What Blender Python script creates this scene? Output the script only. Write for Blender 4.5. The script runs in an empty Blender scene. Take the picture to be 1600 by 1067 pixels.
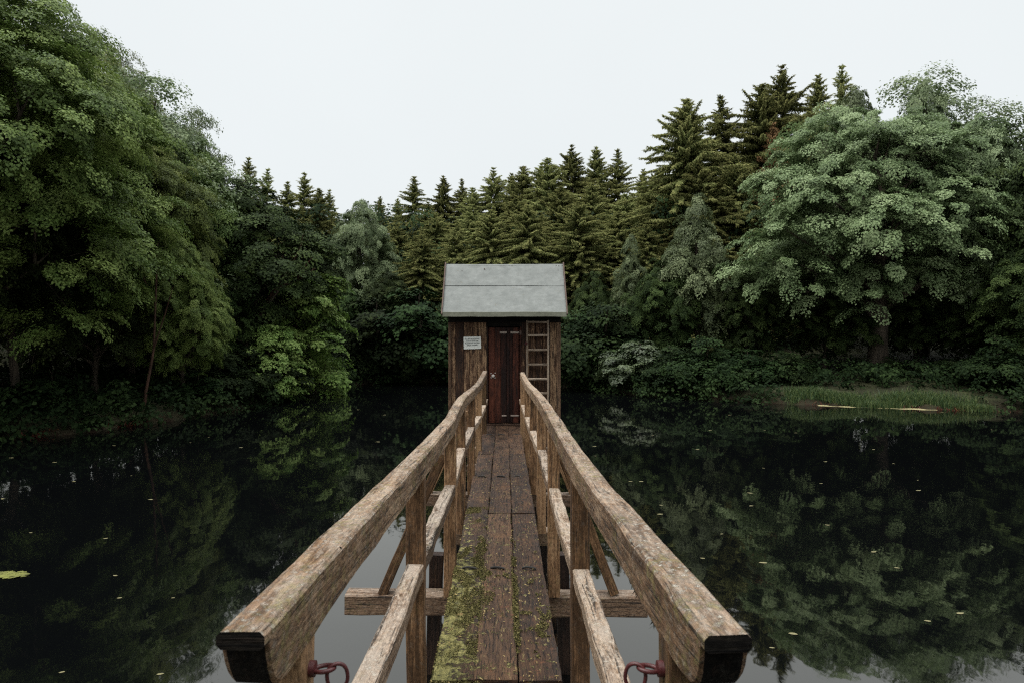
import bpy, math, random
import numpy as np
from mathutils import Vector, Matrix, noise as mnoise

SC = bpy.context.scene
COL = SC.collection
R = math.radians
rng = np.random.default_rng(11)
random.seed(7)

# ------------------------------------------------------------------ camera
cd = bpy.data.cameras.new("camera")
cam = bpy.data.objects.new("camera", cd); COL.objects.link(cam)
cam.location = (0.04, 0.0, 1.70)
cam.rotation_euler = (R(90), 0, 0)
cd.lens = 24.0; cd.sensor_width = 36.0
cd.shift_x = 12 / 1600; cd.shift_y = -17.5 / 1600
cd.clip_start = 0.05; cd.clip_end = 2000
cd.dof.use_dof = True; cd.dof.focus_distance = 7.0; cd.dof.aperture_fstop = 9.0
SC.camera = cam

# ------------------------------------------------------------------ light: a white overcast sky and a very soft sun behind it
SUN_EL, SUN_AZ = R(60), R(242)
w = bpy.data.worlds.new("World"); SC.world = w; w.use_nodes = True
wt = w.node_tree; wt.nodes.clear()
wo = wt.nodes.new("ShaderNodeOutputWorld")
sky = wt.nodes.new("ShaderNodeTexSky"); sky.sky_type = 'NISHITA'; sky.sun_disc = False
sky.sun_elevation = SUN_EL; sky.sun_rotation = SUN_AZ
b1 = wt.nodes.new("ShaderNodeBackground"); b1.inputs[1].default_value = 0.1
wt.links.new(sky.outputs[0], b1.inputs[0])
tc = wt.nodes.new("ShaderNodeTexCoord"); sx = wt.nodes.new("ShaderNodeSeparateXYZ")
wt.links.new(tc.outputs["Generated"], sx.inputs[0])
cr = wt.nodes.new("ShaderNodeValToRGB")
cr.color_ramp.elements[0].position = 0.0; cr.color_ramp.elements[0].color = (.453, .475, .479, 1)
cr.color_ramp.elements[1].position = 1.0; cr.color_ramp.elements[1].color = (3.0, 3.0, 2.97, 1)
e = cr.color_ramp.elements.new(0.45); e.color = (.472, .494, .497, 1)
e = cr.color_ramp.elements.new(0.62); e.color = (.66, .68, .68, 1)
wt.links.new(sx.outputs[2], cr.inputs[0])
nz = wt.nodes.new("ShaderNodeTexNoise"); nz.inputs["Scale"].default_value = 2.2; nz.inputs["Detail"].default_value = 3
wt.links.new(tc.outputs["Generated"], nz.inputs["Vector"])
mr = wt.nodes.new("ShaderNodeMapRange"); mr.inputs[3].default_value = 0.96; mr.inputs[4].default_value = 1.04
wt.links.new(nz.outputs[0], mr.inputs[0])
b2 = wt.nodes.new("ShaderNodeBackground")
wt.links.new(cr.outputs[0], b2.inputs[0]); wt.links.new(mr.outputs[0], b2.inputs[1])
mx = wt.nodes.new("ShaderNodeMixShader"); mx.inputs[0].default_value = 0.96
wt.links.new(b1.outputs[0], mx.inputs[1]); wt.links.new(b2.outputs[0], mx.inputs[2])
wt.links.new(mx.outputs[0], wo.inputs[0])

sd = bpy.data.lights.new("sun", 'SUN'); sd.energy = 1.5; sd.angle = R(25); sd.color = (1, .96, .9)
so = bpy.data.objects.new("sun", sd); COL.objects.link(so)
# direction towards the sun (rotation measured from +Y towards +X)
sv = Vector((math.sin(SUN_AZ) * math.cos(SUN_EL), math.cos(SUN_AZ) * math.cos(SUN_EL), math.sin(SUN_EL)))
so.rotation_euler = sv.to_track_quat('Z', 'Y').to_euler(); so.location = sv * 60

SC.view_settings.view_transform = 'Standard'; SC.view_settings.look = 'None'
SC.view_settings.exposure = 0.9; SC.view_settings.gamma = 1.0
SC.render.engine = 'CYCLES'
SC.cycles.max_bounces = 5; SC.cycles.diffuse_bounces = 1; SC.cycles.glossy_bounces = 3
SC.cycles.transmission_bounces = 2; SC.cycles.sample_clamp_indirect = 4.0
SC.cycles.use_denoising = False; SC.cycles.filter_width = 1.2

WATER_Z = -0.9
EYE = Vector((0.04, 0, 1.7))
def wx(px, d): return (px - 788) * d / 1067 + 0.04
def wz(py, d): return 1.7 + (516 - py) * d / 1067

# ------------------------------------------------------------------ tags
def tag(o, label=None, cat=None, group=None, kind=None):
    if label: o['label'] = label
    if cat: o['category'] = cat
    if group: o['group'] = group
    if kind: o['kind'] = kind
    return o
def empty(name, loc=(0, 0, 0), rz=0.0):
    o = bpy.data.objects.new(name, None); COL.objects.link(o)
    o.location = loc; o.rotation_euler = (0, 0, rz); o.empty_display_size = .2
    return o
def link(name, me, parent=None):
    o = bpy.data.objects.new(name, me); COL.objects.link(o)
    if parent: o.parent = parent
    return o

# ------------------------------------------------------------------ node helper
class NT:
    def __init__(s, name):
        s.m = bpy.data.materials.new(name); s.m.use_nodes = True
        s.t = s.m.node_tree; s.t.nodes.clear()
        s.out = s.t.nodes.new("ShaderNodeOutputMaterial")
    def new(s, ty, **kw):
        n = s.t.nodes.new("ShaderNode" + ty)
        for k, v in kw.items(): setattr(n, k, v)
        return n
    def L(s, a, b):
        s.t.links.new(a, b)
    def put(s, sock, v):
        if isinstance(v, bpy.types.NodeSocket): s.L(v, sock)
        else: sock.default_value = v
    def attr(s, name): return s.new("Attribute", attribute_name=name)
    def vmul(s, v, k):
        n = s.new("VectorMath", operation='MULTIPLY'); s.put(n.inputs[0], v); n.inputs[1].default_value = k; return n.outputs[0]
    def noise(s, v, scale=1.0, detail=4, rough=.55, dist=0.0):
        n = s.new("TexNoise"); s.put(n.inputs["Vector"], v); n.inputs["Scale"].default_value = scale
        n.inputs["Detail"].default_value = detail; n.inputs["Roughness"].default_value = rough; n.inputs["Distortion"].default_value = dist
        return n.outputs[0]
    def math(s, op, a, b=0.0, c=None, clamp=False):
        n = s.new("Math", operation=op); n.use_clamp = clamp
        s.put(n.inputs[0], a); s.put(n.inputs[1], b)
        if c is not None: s.put(n.inputs[2], c)
        return n.outputs[0]
    def rng(s, v, a, b, c=0.0, d=1.0):
        n = s.new("MapRange"); s.put(n.inputs[0], v)
        for i, k in enumerate((a, b, c, d)): n.inputs[i + 1].default_value = k
        return n.outputs[0]
    def ramp(s, v, stops):
        n = s.new("ValToRGB"); s.put(n.inputs[0], v); el = n.color_ramp.elements
        while len(el) < len(stops): el.new(.5)
        for e_, (p, c) in zip(el, stops):
            e_.position = p; e_.color = (*c, 1)
        return n.outputs[0]
    def mix(s, f, a, b, mode='MIX'):
        n = s.new("Mix", data_type='RGBA', blend_type=mode)
        s.put(n.inputs[0], f)
        for i, v in ((6, a), (7, b)):
            if isinstance(v, tuple): n.inputs[i].default_value = (*v, 1)
            else: s.put(n.inputs[i], v)
        return n.outputs[2]
    def bump(s, h, strength=.5, dist=.01):
        n = s.new("Bump"); n.inputs["Strength"].default_value = strength; n.inputs["Distance"].default_value = dist
        s.put(n.inputs["Height"], h); return n.outputs[0]
    def pbr(s, color, rough=.8, normal=None, spec=.3, metal=0.0):
        n = s.new("BsdfPrincipled")
        if isinstance(color, tuple): n.inputs["Base Color"].default_value = (*color, 1)
        else: s.put(n.inputs["Base Color"], color)
        s.put(n.inputs["Roughness"], rough); n.inputs["Specular IOR Level"].default_value = spec; n.inputs["Metallic"].default_value = metal
        if normal: s.L(normal, n.inputs["Normal"])
        return n.outputs[0]
    def done(s, sh):
        s.L(sh, s.out.inputs[0]); return s.m

WOOD = .68
def wood(name, dark, mid, light, bleach=0.0, lichen=0.0, moss=0.0, crack=.5, rough=.85, spec=.2, grainy=1.0, tone=.5, bumpd=.006):
    dark, mid, light = [tuple(c * WOOD for c in q) for q in (dark, mid, light)]
    t = NT(name)
    g = t.attr("gco").outputs["Vector"]
    fine = t.noise(t.vmul(g, (11, 210 * grainy, 210 * grainy)), 1, 6, .68)
    mid_n = t.noise(t.vmul(g, (2.4, 48 * grainy, 48 * grainy)), 1, 5, .65, .8)
    blot = t.noise(t.vmul(g, (3.2, 9, 9)), 1, 6, .7)
    v = t.math('ADD', t.math('MULTIPLY', fine, .30), t.math('ADD', t.math('MULTIPLY', mid_n, .38), t.math('MULTIPLY', blot, .32)))
    v = t.math('ADD', v, t.math('MULTIPLY', t.math('SUBTRACT', t.attr("tone").outputs["Fac"], .5), .16))
    col = t.ramp(v, [(.42, dark), (tone, mid), (.58, light)])
    spk = t.noise(t.vmul(g, (40, 110, 110)), 1, 6, .75)
    col = t.mix(t.math('MULTIPLY', t.rng(spk, .55, .40), .8 * min(1, crack + .1)), col, tuple(c * .45 for c in dark))
    nrm = t.new("NewGeometry")
    sep = t.new("SeparateXYZ"); t.L(nrm.outputs["Normal"], sep.inputs[0])
    up = t.rng(sep.outputs[2], .3, .85)
    if bleach:
        col = t.mix(t.math('MULTIPLY', up, t.math('MULTIPLY', t.rng(blot, .38, .62), bleach)), col, (.25, .215, .18))
    ck = t.noise(t.vmul(g, (2.0, 42, 42)), 1, 3, .5, 1.2)
    ckm = t.math('MULTIPLY', t.rng(ck, .40, .33), crack)
    col = t.mix(ckm, col, (.018, .013, .010))
    h = t.math('SUBTRACT', t.math('ADD', t.math('MULTIPLY', fine, .5), t.math('MULTIPLY', mid_n, .5)), t.math('MULTIPLY', ckm, .9))
    if bleach:
        ch_ = t.noise(t.vmul(g, (22, 60, 60)), 1, 6, .72)
        cm = t.math('MULTIPLY', t.rng(ch_, .50, .60), t.math('ADD', t.math('MULTIPLY', up, .65 * bleach), .12))
        col = t.mix(cm, col, (.36, .30, .24))
        h = t.math('ADD', h, t.math('MULTIPLY', cm, .25))
    if lichen:
        ln = t.noise(g, 62, 6, .72); lg = t.noise(g, 7, 4)
        lm = t.math('MULTIPLY', t.rng(ln, .53, .62), t.rng(lg, .40, .56))
        lm = t.math('MULTIPLY', lm, t.math('MULTIPLY', t.math('ADD', t.math('MULTIPLY', up, .7), .3), lichen))
        col = t.mix(lm, col, (.36, .34, .29))
        h = t.math('ADD', h, t.math('MULTIPLY', lm, .3))
    if moss:
        mn = t.noise(g, 26, 6, .75); mg = t.noise(g, 3.2, 4, .6)
        mm = t.math('MULTIPLY', t.rng(mn, .5, .6), t.math('MULTIPLY', t.rng(mg, .46, .6), moss))
        col = t.mix(mm, col, t.ramp(mn, [(.45, (.06, .055, .018)), (.7, (.20, .18, .06))]))
        h = t.math('ADD', h, t.math('MULTIPLY', mm, .4))
        og = t.math('MULTIPLY', t.rng(t.noise(g, 11, 5, .7), .57, .66), moss * .6)
        col = t.mix(og, col, (.16, .085, .045))
    return t.done(t.pbr(col, rough, t.bump(h, .9, bumpd), spec))

M = {}
M['rail'] = wood("weathered_rail_wood", (.075, .040, .019), (.225, .132, .070), (.43, .300, .190), bleach=.45, lichen=.9, moss=.5, crack=.9, bumpd=.012)
M['midrail'] = wood("pale_rail_wood", (.08, .046, .026), (.22, .140, .085), (.42, .31, .215), bleach=.7, lichen=.5, moss=.18, crack=.9)
M['post'] = wood("brown_post_wood", (.072, .038, .017), (.230, .125, .060), (.40, .245, .130), lichen=.25, moss=.2, crack=.7)
M['beam'] = wood("dark_beam_wood", (.032, .018, .011), (.100, .058, .034), (.21, .135, .085), bleach=.4, moss=.2, crack=.9)
M['wetpile'] = wood("wet_pile_wood", (.02, .012, .009), (.05, .027, .018), (.09, .05, .03), crack=.9, rough=.6)
M['endgrain_and_shade'] = wood("rotten_end_grain_and_shade", (.004, .004, .004), (.010, .009, .008), (.024, .020, .015), lichen=.10, crack=.6, spec=.05)  # rail and beam ends; also the painted shade under the hut eave
M['hutwall'] = wood("hut_board_wood", (.022, .011, .007), (.095, .047, .025), (.38, .245, .140), crack=.9, grainy=.62, tone=.50)
M['hutedge'] = wood("hut_trim_wood", (.05, .028, .017), (.12, .07, .04), (.24, .15, .09), crack=.9, grainy=.8)
M['door'] = wood("red_brown_door", (.010, .004, .003), (.040, .012, .007), (.115, .034, .018), crack=.4, rough=.65, spec=.15, grainy=.7)
M['ladder'] = wood("grey_ladder_wood", (.12, .09, .062), (.26, .20, .148), (.38, .31, .235), bleach=.4, crack=.5)

def deck_mat():
    t = NT("mossy_deck_wood")
    g = t.attr("gco").outputs["Vector"]
    geo = t.new("NewGeometry"); pos = t.new("SeparateXYZ"); t.L(geo.outputs["Position"], pos.inputs[0])
    fine = t.noise(t.vmul(g, (8, 150, 150)), 1, 6, .68)
    midn = t.noise(t.vmul(g, (2.2, 38, 38)), 1, 5, .65, 1.0)
    blot = t.noise(t.vmul(g, (2.5, 5, 5)), 1, 5, .65)
    v = t.math('ADD', t.math('MULTIPLY', fine, .34), t.math('ADD', t.math('MULTIPLY', midn, .33), t.math('MULTIPLY', blot, .33)))
    v = t.math('ADD', v, t.math('MULTIPLY', t.math('SUBTRACT', t.attr("tone").outputs["Fac"], .5), .10))
    col = t.ramp(v, [(.40, (.009, .0045, .0025)), (.5, (.032, .0155, .0075)), (.61, (.084, .045, .022))])
    ck = t.noise(t.vmul(g, (4.5, 46, 46)), 1, 4, .6, 2.2)
    ckm = t.rng(ck, .42, .36)
    col = t.mix(t.math('MULTIPLY', ckm, .95), col, (.010, .007, .006))
    # green cushion moss on the left boards towards the near end, flecks elsewhere
    left = t.rng(pos.outputs[0], -.05, -.24)
    near = t.rng(pos.outputs[1], 6.6, 4.4)
    mid_ = t.rng(pos.outputs[1], 10.0, 6.0)
    nn = t.noise(geo.outputs["Position"], 22, 7, .72)
    big = t.noise(geo.outputs["Position"], 4.5, 4, .6)
    carpet = t.math('MULTIPLY', t.math('MULTIPLY', left, near), 1.0)
    thr = t.math('ADD', t.math('MULTIPLY', carpet, .22), t.math('ADD', t.math('MULTIPLY', big, .35), t.math('MULTIPLY', near, .03)))
    mossv = t.math('ADD', nn, t.math('SUBTRACT', thr, .255))
    mm = t.rng(mossv, .545, .605)
    streak = t.noise(t.vmul(g, (9, 55, 55)), 1, 5, .6, .4)
    sm = t.math('MULTIPLY', t.rng(streak, .60, .68), t.math('MULTIPLY', mid_, t.rng(big, .42, .56)))
    mcol = t.ramp(nn, [(.36, (.022, .020, .008)), (.5, (.085, .080, .022)), (.62, (.17, .150, .05)), (.75, (.25, .22, .10))])
    col = t.mix(t.math('MULTIPLY', sm, .9), col, (.19, .15, .06))
    col = t.mix(mm, col, mcol)
    rust = t.math('MULTIPLY', t.rng(t.noise(geo.outputs["Position"], 16, 5, .7), .56, .68), t.rng(t.noise(geo.outputs["Position"], 2.3, 3), .45, .6))
    col = t.mix(t.math('MULTIPLY', rust, .75), col, (.12, .045, .018))
    h = t.math('ADD', t.math('ADD', t.math('MULTIPLY', fine, .5), t.math('MULTIPLY', midn, .5)), t.math('SUBTRACT', t.math('MULTIPLY', mm, t.math('ADD', nn, .2)), ckm))
    rough = t.rng(blot, .35, .65, .55, .9)
    return t.done(t.pbr(col, rough, t.bump(h, 1.0, .009), .3))
M['deck'] = deck_mat()

def simple(name, col, rough=.6, spec=.3, metal=0.0, var=.15, scale=30, bump=.002):
    t = NT(name)
    tcn = t.new("TexCoord")
    n = t.noise(tcn.outputs["Object"], scale, 5, .65)
    a = tuple(c * (1 - var) for c in col); b = tuple(min(1, c * (1 + var)) for c in col)
    c = t.ramp(n, [(.3, a), (.7, b)])
    return t.done(t.pbr(c, rough, t.bump(n, .5, bump), spec, metal))
M['iron'] = simple("black_iron", (.012, .011, .010), .7, .3)
M['redpaint'] = simple("red_painted_steel", (.045, .007, .007), .5, .4, var=.35, scale=60)
M['white'] = simple("white_enamel", (.50, .52, .49), .5, .4, var=.06, scale=12)
M['ink'] = simple("grey_ink", (.06, .07, .065), .7, .2)
M['steel'] = simple("dull_steel", (.42, .40, .38), .45, .5, metal=.5)
M['hinge'] = simple("grey_hinge_steel", (.24, .20, .17), .6, .3, metal=.1, var=.25, scale=40)
M['copper'] = simple("rusty_edge_metal", (.062, .040, .031), .7, .3, metal=.2, var=.35, scale=18)

def felt_mat():
    t = NT("grey_roofing_felt")
    tcn = t.new("TexCoord"); o = tcn.outputs["Object"]
    n1 = t.noise(o, 160, 3, .6); n2 = t.noise(o, 6, 5, .65); n3 = t.noise(t.vmul(o, (9, 14, 14)), 1, 5, .65)
    v = t.math('ADD', t.math('MULTIPLY', n1, .3), t.math('ADD', t.math('MULTIPLY', n2, .4), t.math('MULTIPLY', n3, .3)))
    c = t.ramp(v, [(.34, (.104, .112, .108)), (.5, (.142, .152, .146)), (.64, (.182, .193, .186))])
    sp = t.noise(o, 14, 6, .75)
    c = t.mix(t.math('MULTIPLY', t.rng(sp, .60, .72), .7), c, (.115, .105, .075))
    return t.done(t.pbr(c, .95, t.bump(n1, .5, .003), .15))
M['felt'] = felt_mat()
M['eave'] = simple("weathered_eave_strip", (.13, .135, .105), .85, .2, var=.25, scale=14)

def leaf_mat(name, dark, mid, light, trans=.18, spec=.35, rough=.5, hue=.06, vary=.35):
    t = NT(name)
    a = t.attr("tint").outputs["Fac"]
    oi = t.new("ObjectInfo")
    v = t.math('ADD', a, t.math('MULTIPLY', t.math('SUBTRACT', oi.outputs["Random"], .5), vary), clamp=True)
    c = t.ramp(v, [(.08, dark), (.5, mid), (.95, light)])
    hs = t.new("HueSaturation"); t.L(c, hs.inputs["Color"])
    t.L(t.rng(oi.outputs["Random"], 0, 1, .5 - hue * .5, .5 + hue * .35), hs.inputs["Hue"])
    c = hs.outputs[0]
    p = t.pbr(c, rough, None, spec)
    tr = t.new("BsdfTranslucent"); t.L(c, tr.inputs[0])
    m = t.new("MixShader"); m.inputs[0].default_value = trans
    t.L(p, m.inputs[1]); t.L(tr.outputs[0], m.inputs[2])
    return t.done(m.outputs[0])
M['leafA'] = leaf_mat("sycamore_leaves", (.050, .080, .030), (.125, .180, .075), (.235, .300, .150), trans=.34, spec=.20, rough=.6)
M['leafB'] = leaf_mat("bank_tree_leaves", (.030, .050, .011), (.082, .122, .028), (.185, .235, .066), trans=.32, spec=.14, rough=.6)
M['leafC'] = leaf_mat("grey_green_leaves", (.044, .068, .030), (.110, .155, .072), (.215, .270, .140), trans=.34, spec=.20, rough=.6)
M['leafD'] = leaf_mat("fresh_shrub_leaves", (.036, .064, .012), (.090, .138, .028), (.190, .240, .070), trans=.30, spec=.14, rough=.6)
M['bush'] = leaf_mat("bush_leaves_darkened_for_shade", (.003, .007, .0025), (.008, .015, .0055), (.020, .034, .011), trans=.05, spec=.03, rough=.65)  # near-black, the shade under the trees is put into the leaf colour
M['leafF'] = leaf_mat("glossy_bush_leaves", (.016, .030, .012), (.040, .064, .028), (.070, .105, .045), trans=.10, spec=.22, rough=.45)
M['leafE'] = leaf_mat("leaves_darkened_for_shade", (.007, .014, .004), (.017, .030, .009), (.050, .076, .022), trans=.08, spec=.05, rough=.65)  # darker copy of the tree leaves, painting the shade of the lower forest
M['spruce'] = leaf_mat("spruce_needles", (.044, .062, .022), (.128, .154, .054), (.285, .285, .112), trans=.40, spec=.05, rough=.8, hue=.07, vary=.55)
M['brownspruce'] = leaf_mat("brown_dead_needles", (.12, .07, .035), (.21, .125, .065), (.28, .18, .09), trans=.2, spec=.05, rough=.8, hue=0)
M['grass'] = leaf_mat("bank_grass_blades", (.014, .034, .011), (.036, .070, .022), (.090, .118, .038), trans=.2, spec=.3, hue=0)
M['russet'] = leaf_mat("russet_waterside_plants", (.04, .012, .008), (.08, .02, .012), (.11, .045, .02), trans=.1, spec=.2, hue=0)

def bark_mat(name, a, b):
    t = NT(name)
    tcn = t.new("TexCoord")
    n = t.noise(t.vmul(tcn.outputs["Object"], (9, 9, 1.6)), 1, 6, .7, .5)
    n2 = t.noise(tcn.outputs["Object"], 1.2, 4)
    c = t.ramp(n, [(.32, a), (.68, b)])
    c = t.mix(t.math('MULTIPLY', t.rng(n2, .5, .68), .5), c, (.035, .045, .02))
    return t.done(t.pbr(c, .9, t.bump(n, .9, .03), .15))
M['bark'] = bark_mat("grey_bark", (.018, .015, .012), (.085, .068, .05))
M['redbark'] = bark_mat("russet_bark", (.018, .011, .008), (.065, .034, .022))
M['sprucebark'] = bark_mat("spruce_bark", (.03, .02, .014), (.12, .08, .055))

def ground_mat():
    t = NT("woodland_ground")
    geo = t.new("NewGeometry"); p = geo.outputs["Position"]
    n = t.noise(p, .6, 8, .7); n2 = t.noise(p, 6, 6, .7)
    c = t.ramp(t.math('ADD', t.math('MULTIPLY', n, .5), t.math('MULTIPLY', n2, .5)), [(.36, (.010, .009, .006)), (.5, (.020, .022, .010)), (.66, (.040, .046, .018))])
    s = t.new("SeparateXYZ"); t.L(p, s.inputs[0])
    wet = t.math('MULTIPLY', t.rng(s.outputs[2], WATER_Z + .34, WATER_Z + .02), t.rng(n2, .40, .58))
    c = t.mix(wet, c, (.014, .008, .0045))
    return t.done(t.pbr(c, .95, t.bump(n2, .8, .06), .15))
M['ground'] = ground_mat()
def water_mat():
    t = NT("still_dark_water")
    geo = t.new("NewGeometry"); p = geo.outputs["Position"]
    n = t.noise(t.vmul(p, (1.0, .55, 1.0)), 2.2, 3, .5)
    n2 = t.noise(t.vmul(p, (1, .5, 1)), .35, 2, .5)
    bm = t.bump(t.math('ADD', t.math('MULTIPLY', n, .32), n2), .15, .05)
    fr = t.new("Fresnel"); fr.inputs[0].default_value = 2.05; t.L(bm, fr.inputs["Normal"])
    gl = t.new("BsdfGlossy"); gl.inputs["Roughness"].default_value = .025; gl.inputs["Color"].default_value = (1.0, .98, .93, 1); t.L(bm, gl.inputs["Normal"])
    df = t.new("BsdfDiffuse"); df.inputs[0].default_value = (.0015, .0018, .002, 1)
    m = t.new("MixShader"); t.L(fr.outputs[0], m.inputs[0]); t.L(df.outputs[0], m.inputs[1]); t.L(gl.outputs[0], m.inputs[2])
    return t.done(m.outputs[0])
M['water'] = water_mat()
M['pad'] = simple("pale_floating_leaf", (.13, .12, .06), .6, .2, var=.5, scale=9)
M['algae'] = simple("yellow_green_algae", (.085, .09, .018), .85, .3, var=.5, scale=14)
M['sand'] = simple("pale_bank_edge", (.21, .19, .10), .9, .2, var=.35, scale=9, bump=.02)

# ------------------------------------------------------------------ ground and water
POND = np.array([(-15, -2.4), (-14.5, 6), (-13.4, 12), (-12.2, 16.0), (-10.6, 17.6), (-9.7, 19.6), (-8.4, 23.4), (-7.9, 28.5), (-6.8, 33), (-2, 34.5),
                 (1.5, 33.5), (3.6, 30.5), (5.6, 27), (7.6, 25.4), (10.2, 24.0), (13.5, 22.7), (17, 21.5), (23, 17), (26, 8), (24, -2.4), (6, -2.7), (-4, -2.6)], float)
def shore_dist(x, y):
    """signed distance to the shore, positive on land"""
    x = np.asarray(x, float); y = np.asarray(y, float)
    best = np.full(x.shape, 1e9); inside = np.zeros(x.shape, bool)
    n = len(POND)
    for i in range(n):
        ax, ay = POND[i]; bx, by = POND[(i + 1) % n]
        dx, dy = bx - ax, by - ay
        t = np.clip(((x - ax) * dx + (y - ay) * dy) / (dx * dx + dy * dy), 0, 1)
        best = np.minimum(best, np.hypot(x - ax - t * dx, y - ay - t * dy))
        c = ((ay > y) != (by > y)) & (x < (bx - ax) * (y - ay) / (by - ay + 1e-12) + ax)
        inside ^= c
    return np.where(inside, -best, best)
def ground_z(x, y):
    x = np.asarray(x, float); y = np.asarray(y, float)
    d = shore_dist(x, y)
    d = d + .25 * np.sin(x * 1.7 + .6 * y) * np.cos(y * 1.3) + .12 * np.sin(x * 4.1) * np.sin(y * 3.7)
    land = WATER_Z + .03 + .34 * (1 - np.exp(-np.maximum(d, 0) * 2.2)) + np.clip(d, 0, 60) * np.where(x < -3, .13, np.where(y > 8, .085, .035)) 
    back = np.clip((y + 2.6) / -3.0, 0, 1)
    land = np.where(y < -2.4, np.maximum(land, WATER_Z + .05 + .7 * back), land)
    bed = WATER_Z - .25 - .6 * np.clip(-d, 0, 3) * .8
    t = np.clip((d + .25) / .3, 0, 1)
    z = bed * (1 - t) + land * t
    return z + .05 * np.sin(x * .9) * np.sin(y * .8) * t
def gz(x, y): return float(ground_z(np.array([x]), np.array([y]))[0])
ax_ = np.concatenate([[-600, -350, -200, -120, -90], np.arange(-70, -26, 2.0), np.arange(-26, 34, .5), np.arange(34, 80, 2.0), [95, 130, 200, 350, 600]])
ay_ = np.concatenate([[-400, -200, -90, -45, -25, -14, -9], np.arange(-6, 46, .5), np.arange(46, 96, 2.0), [110, 150, 220, 360, 700]])
gx, gy = np.meshgrid(ax_, ay_)
gzv = ground_z(gx.ravel(), gy.ravel())
V = np.stack([gx.ravel(), gy.ravel(), gzv], 1)
nx_, ny_ = len(ax_), len(ay_)
F = [(j * nx_ + i, j * nx_ + i + 1, (j + 1) * nx_ + i + 1, (j + 1) * nx_ + i) for j in range(ny_ - 1) for i in range(nx_ - 1)]
me = bpy.data.meshes.new("ground"); me.from_pydata(V.tolist(), [], F); me.materials.append(M['ground'])
me.polygons.foreach_set("use_smooth", [True] * len(F))
tag(link("ground", me), kind='structure')
me = bpy.data.meshes.new("water"); me.from_pydata([(-60, -20, WATER_Z), (70, -20, WATER_Z), (70, 45, WATER_Z), (-60, 45, WATER_Z)], [], [(0, 1, 2, 3)]); me.materials.append(M['water'])
tag(link("water", me), kind='structure')

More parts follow.
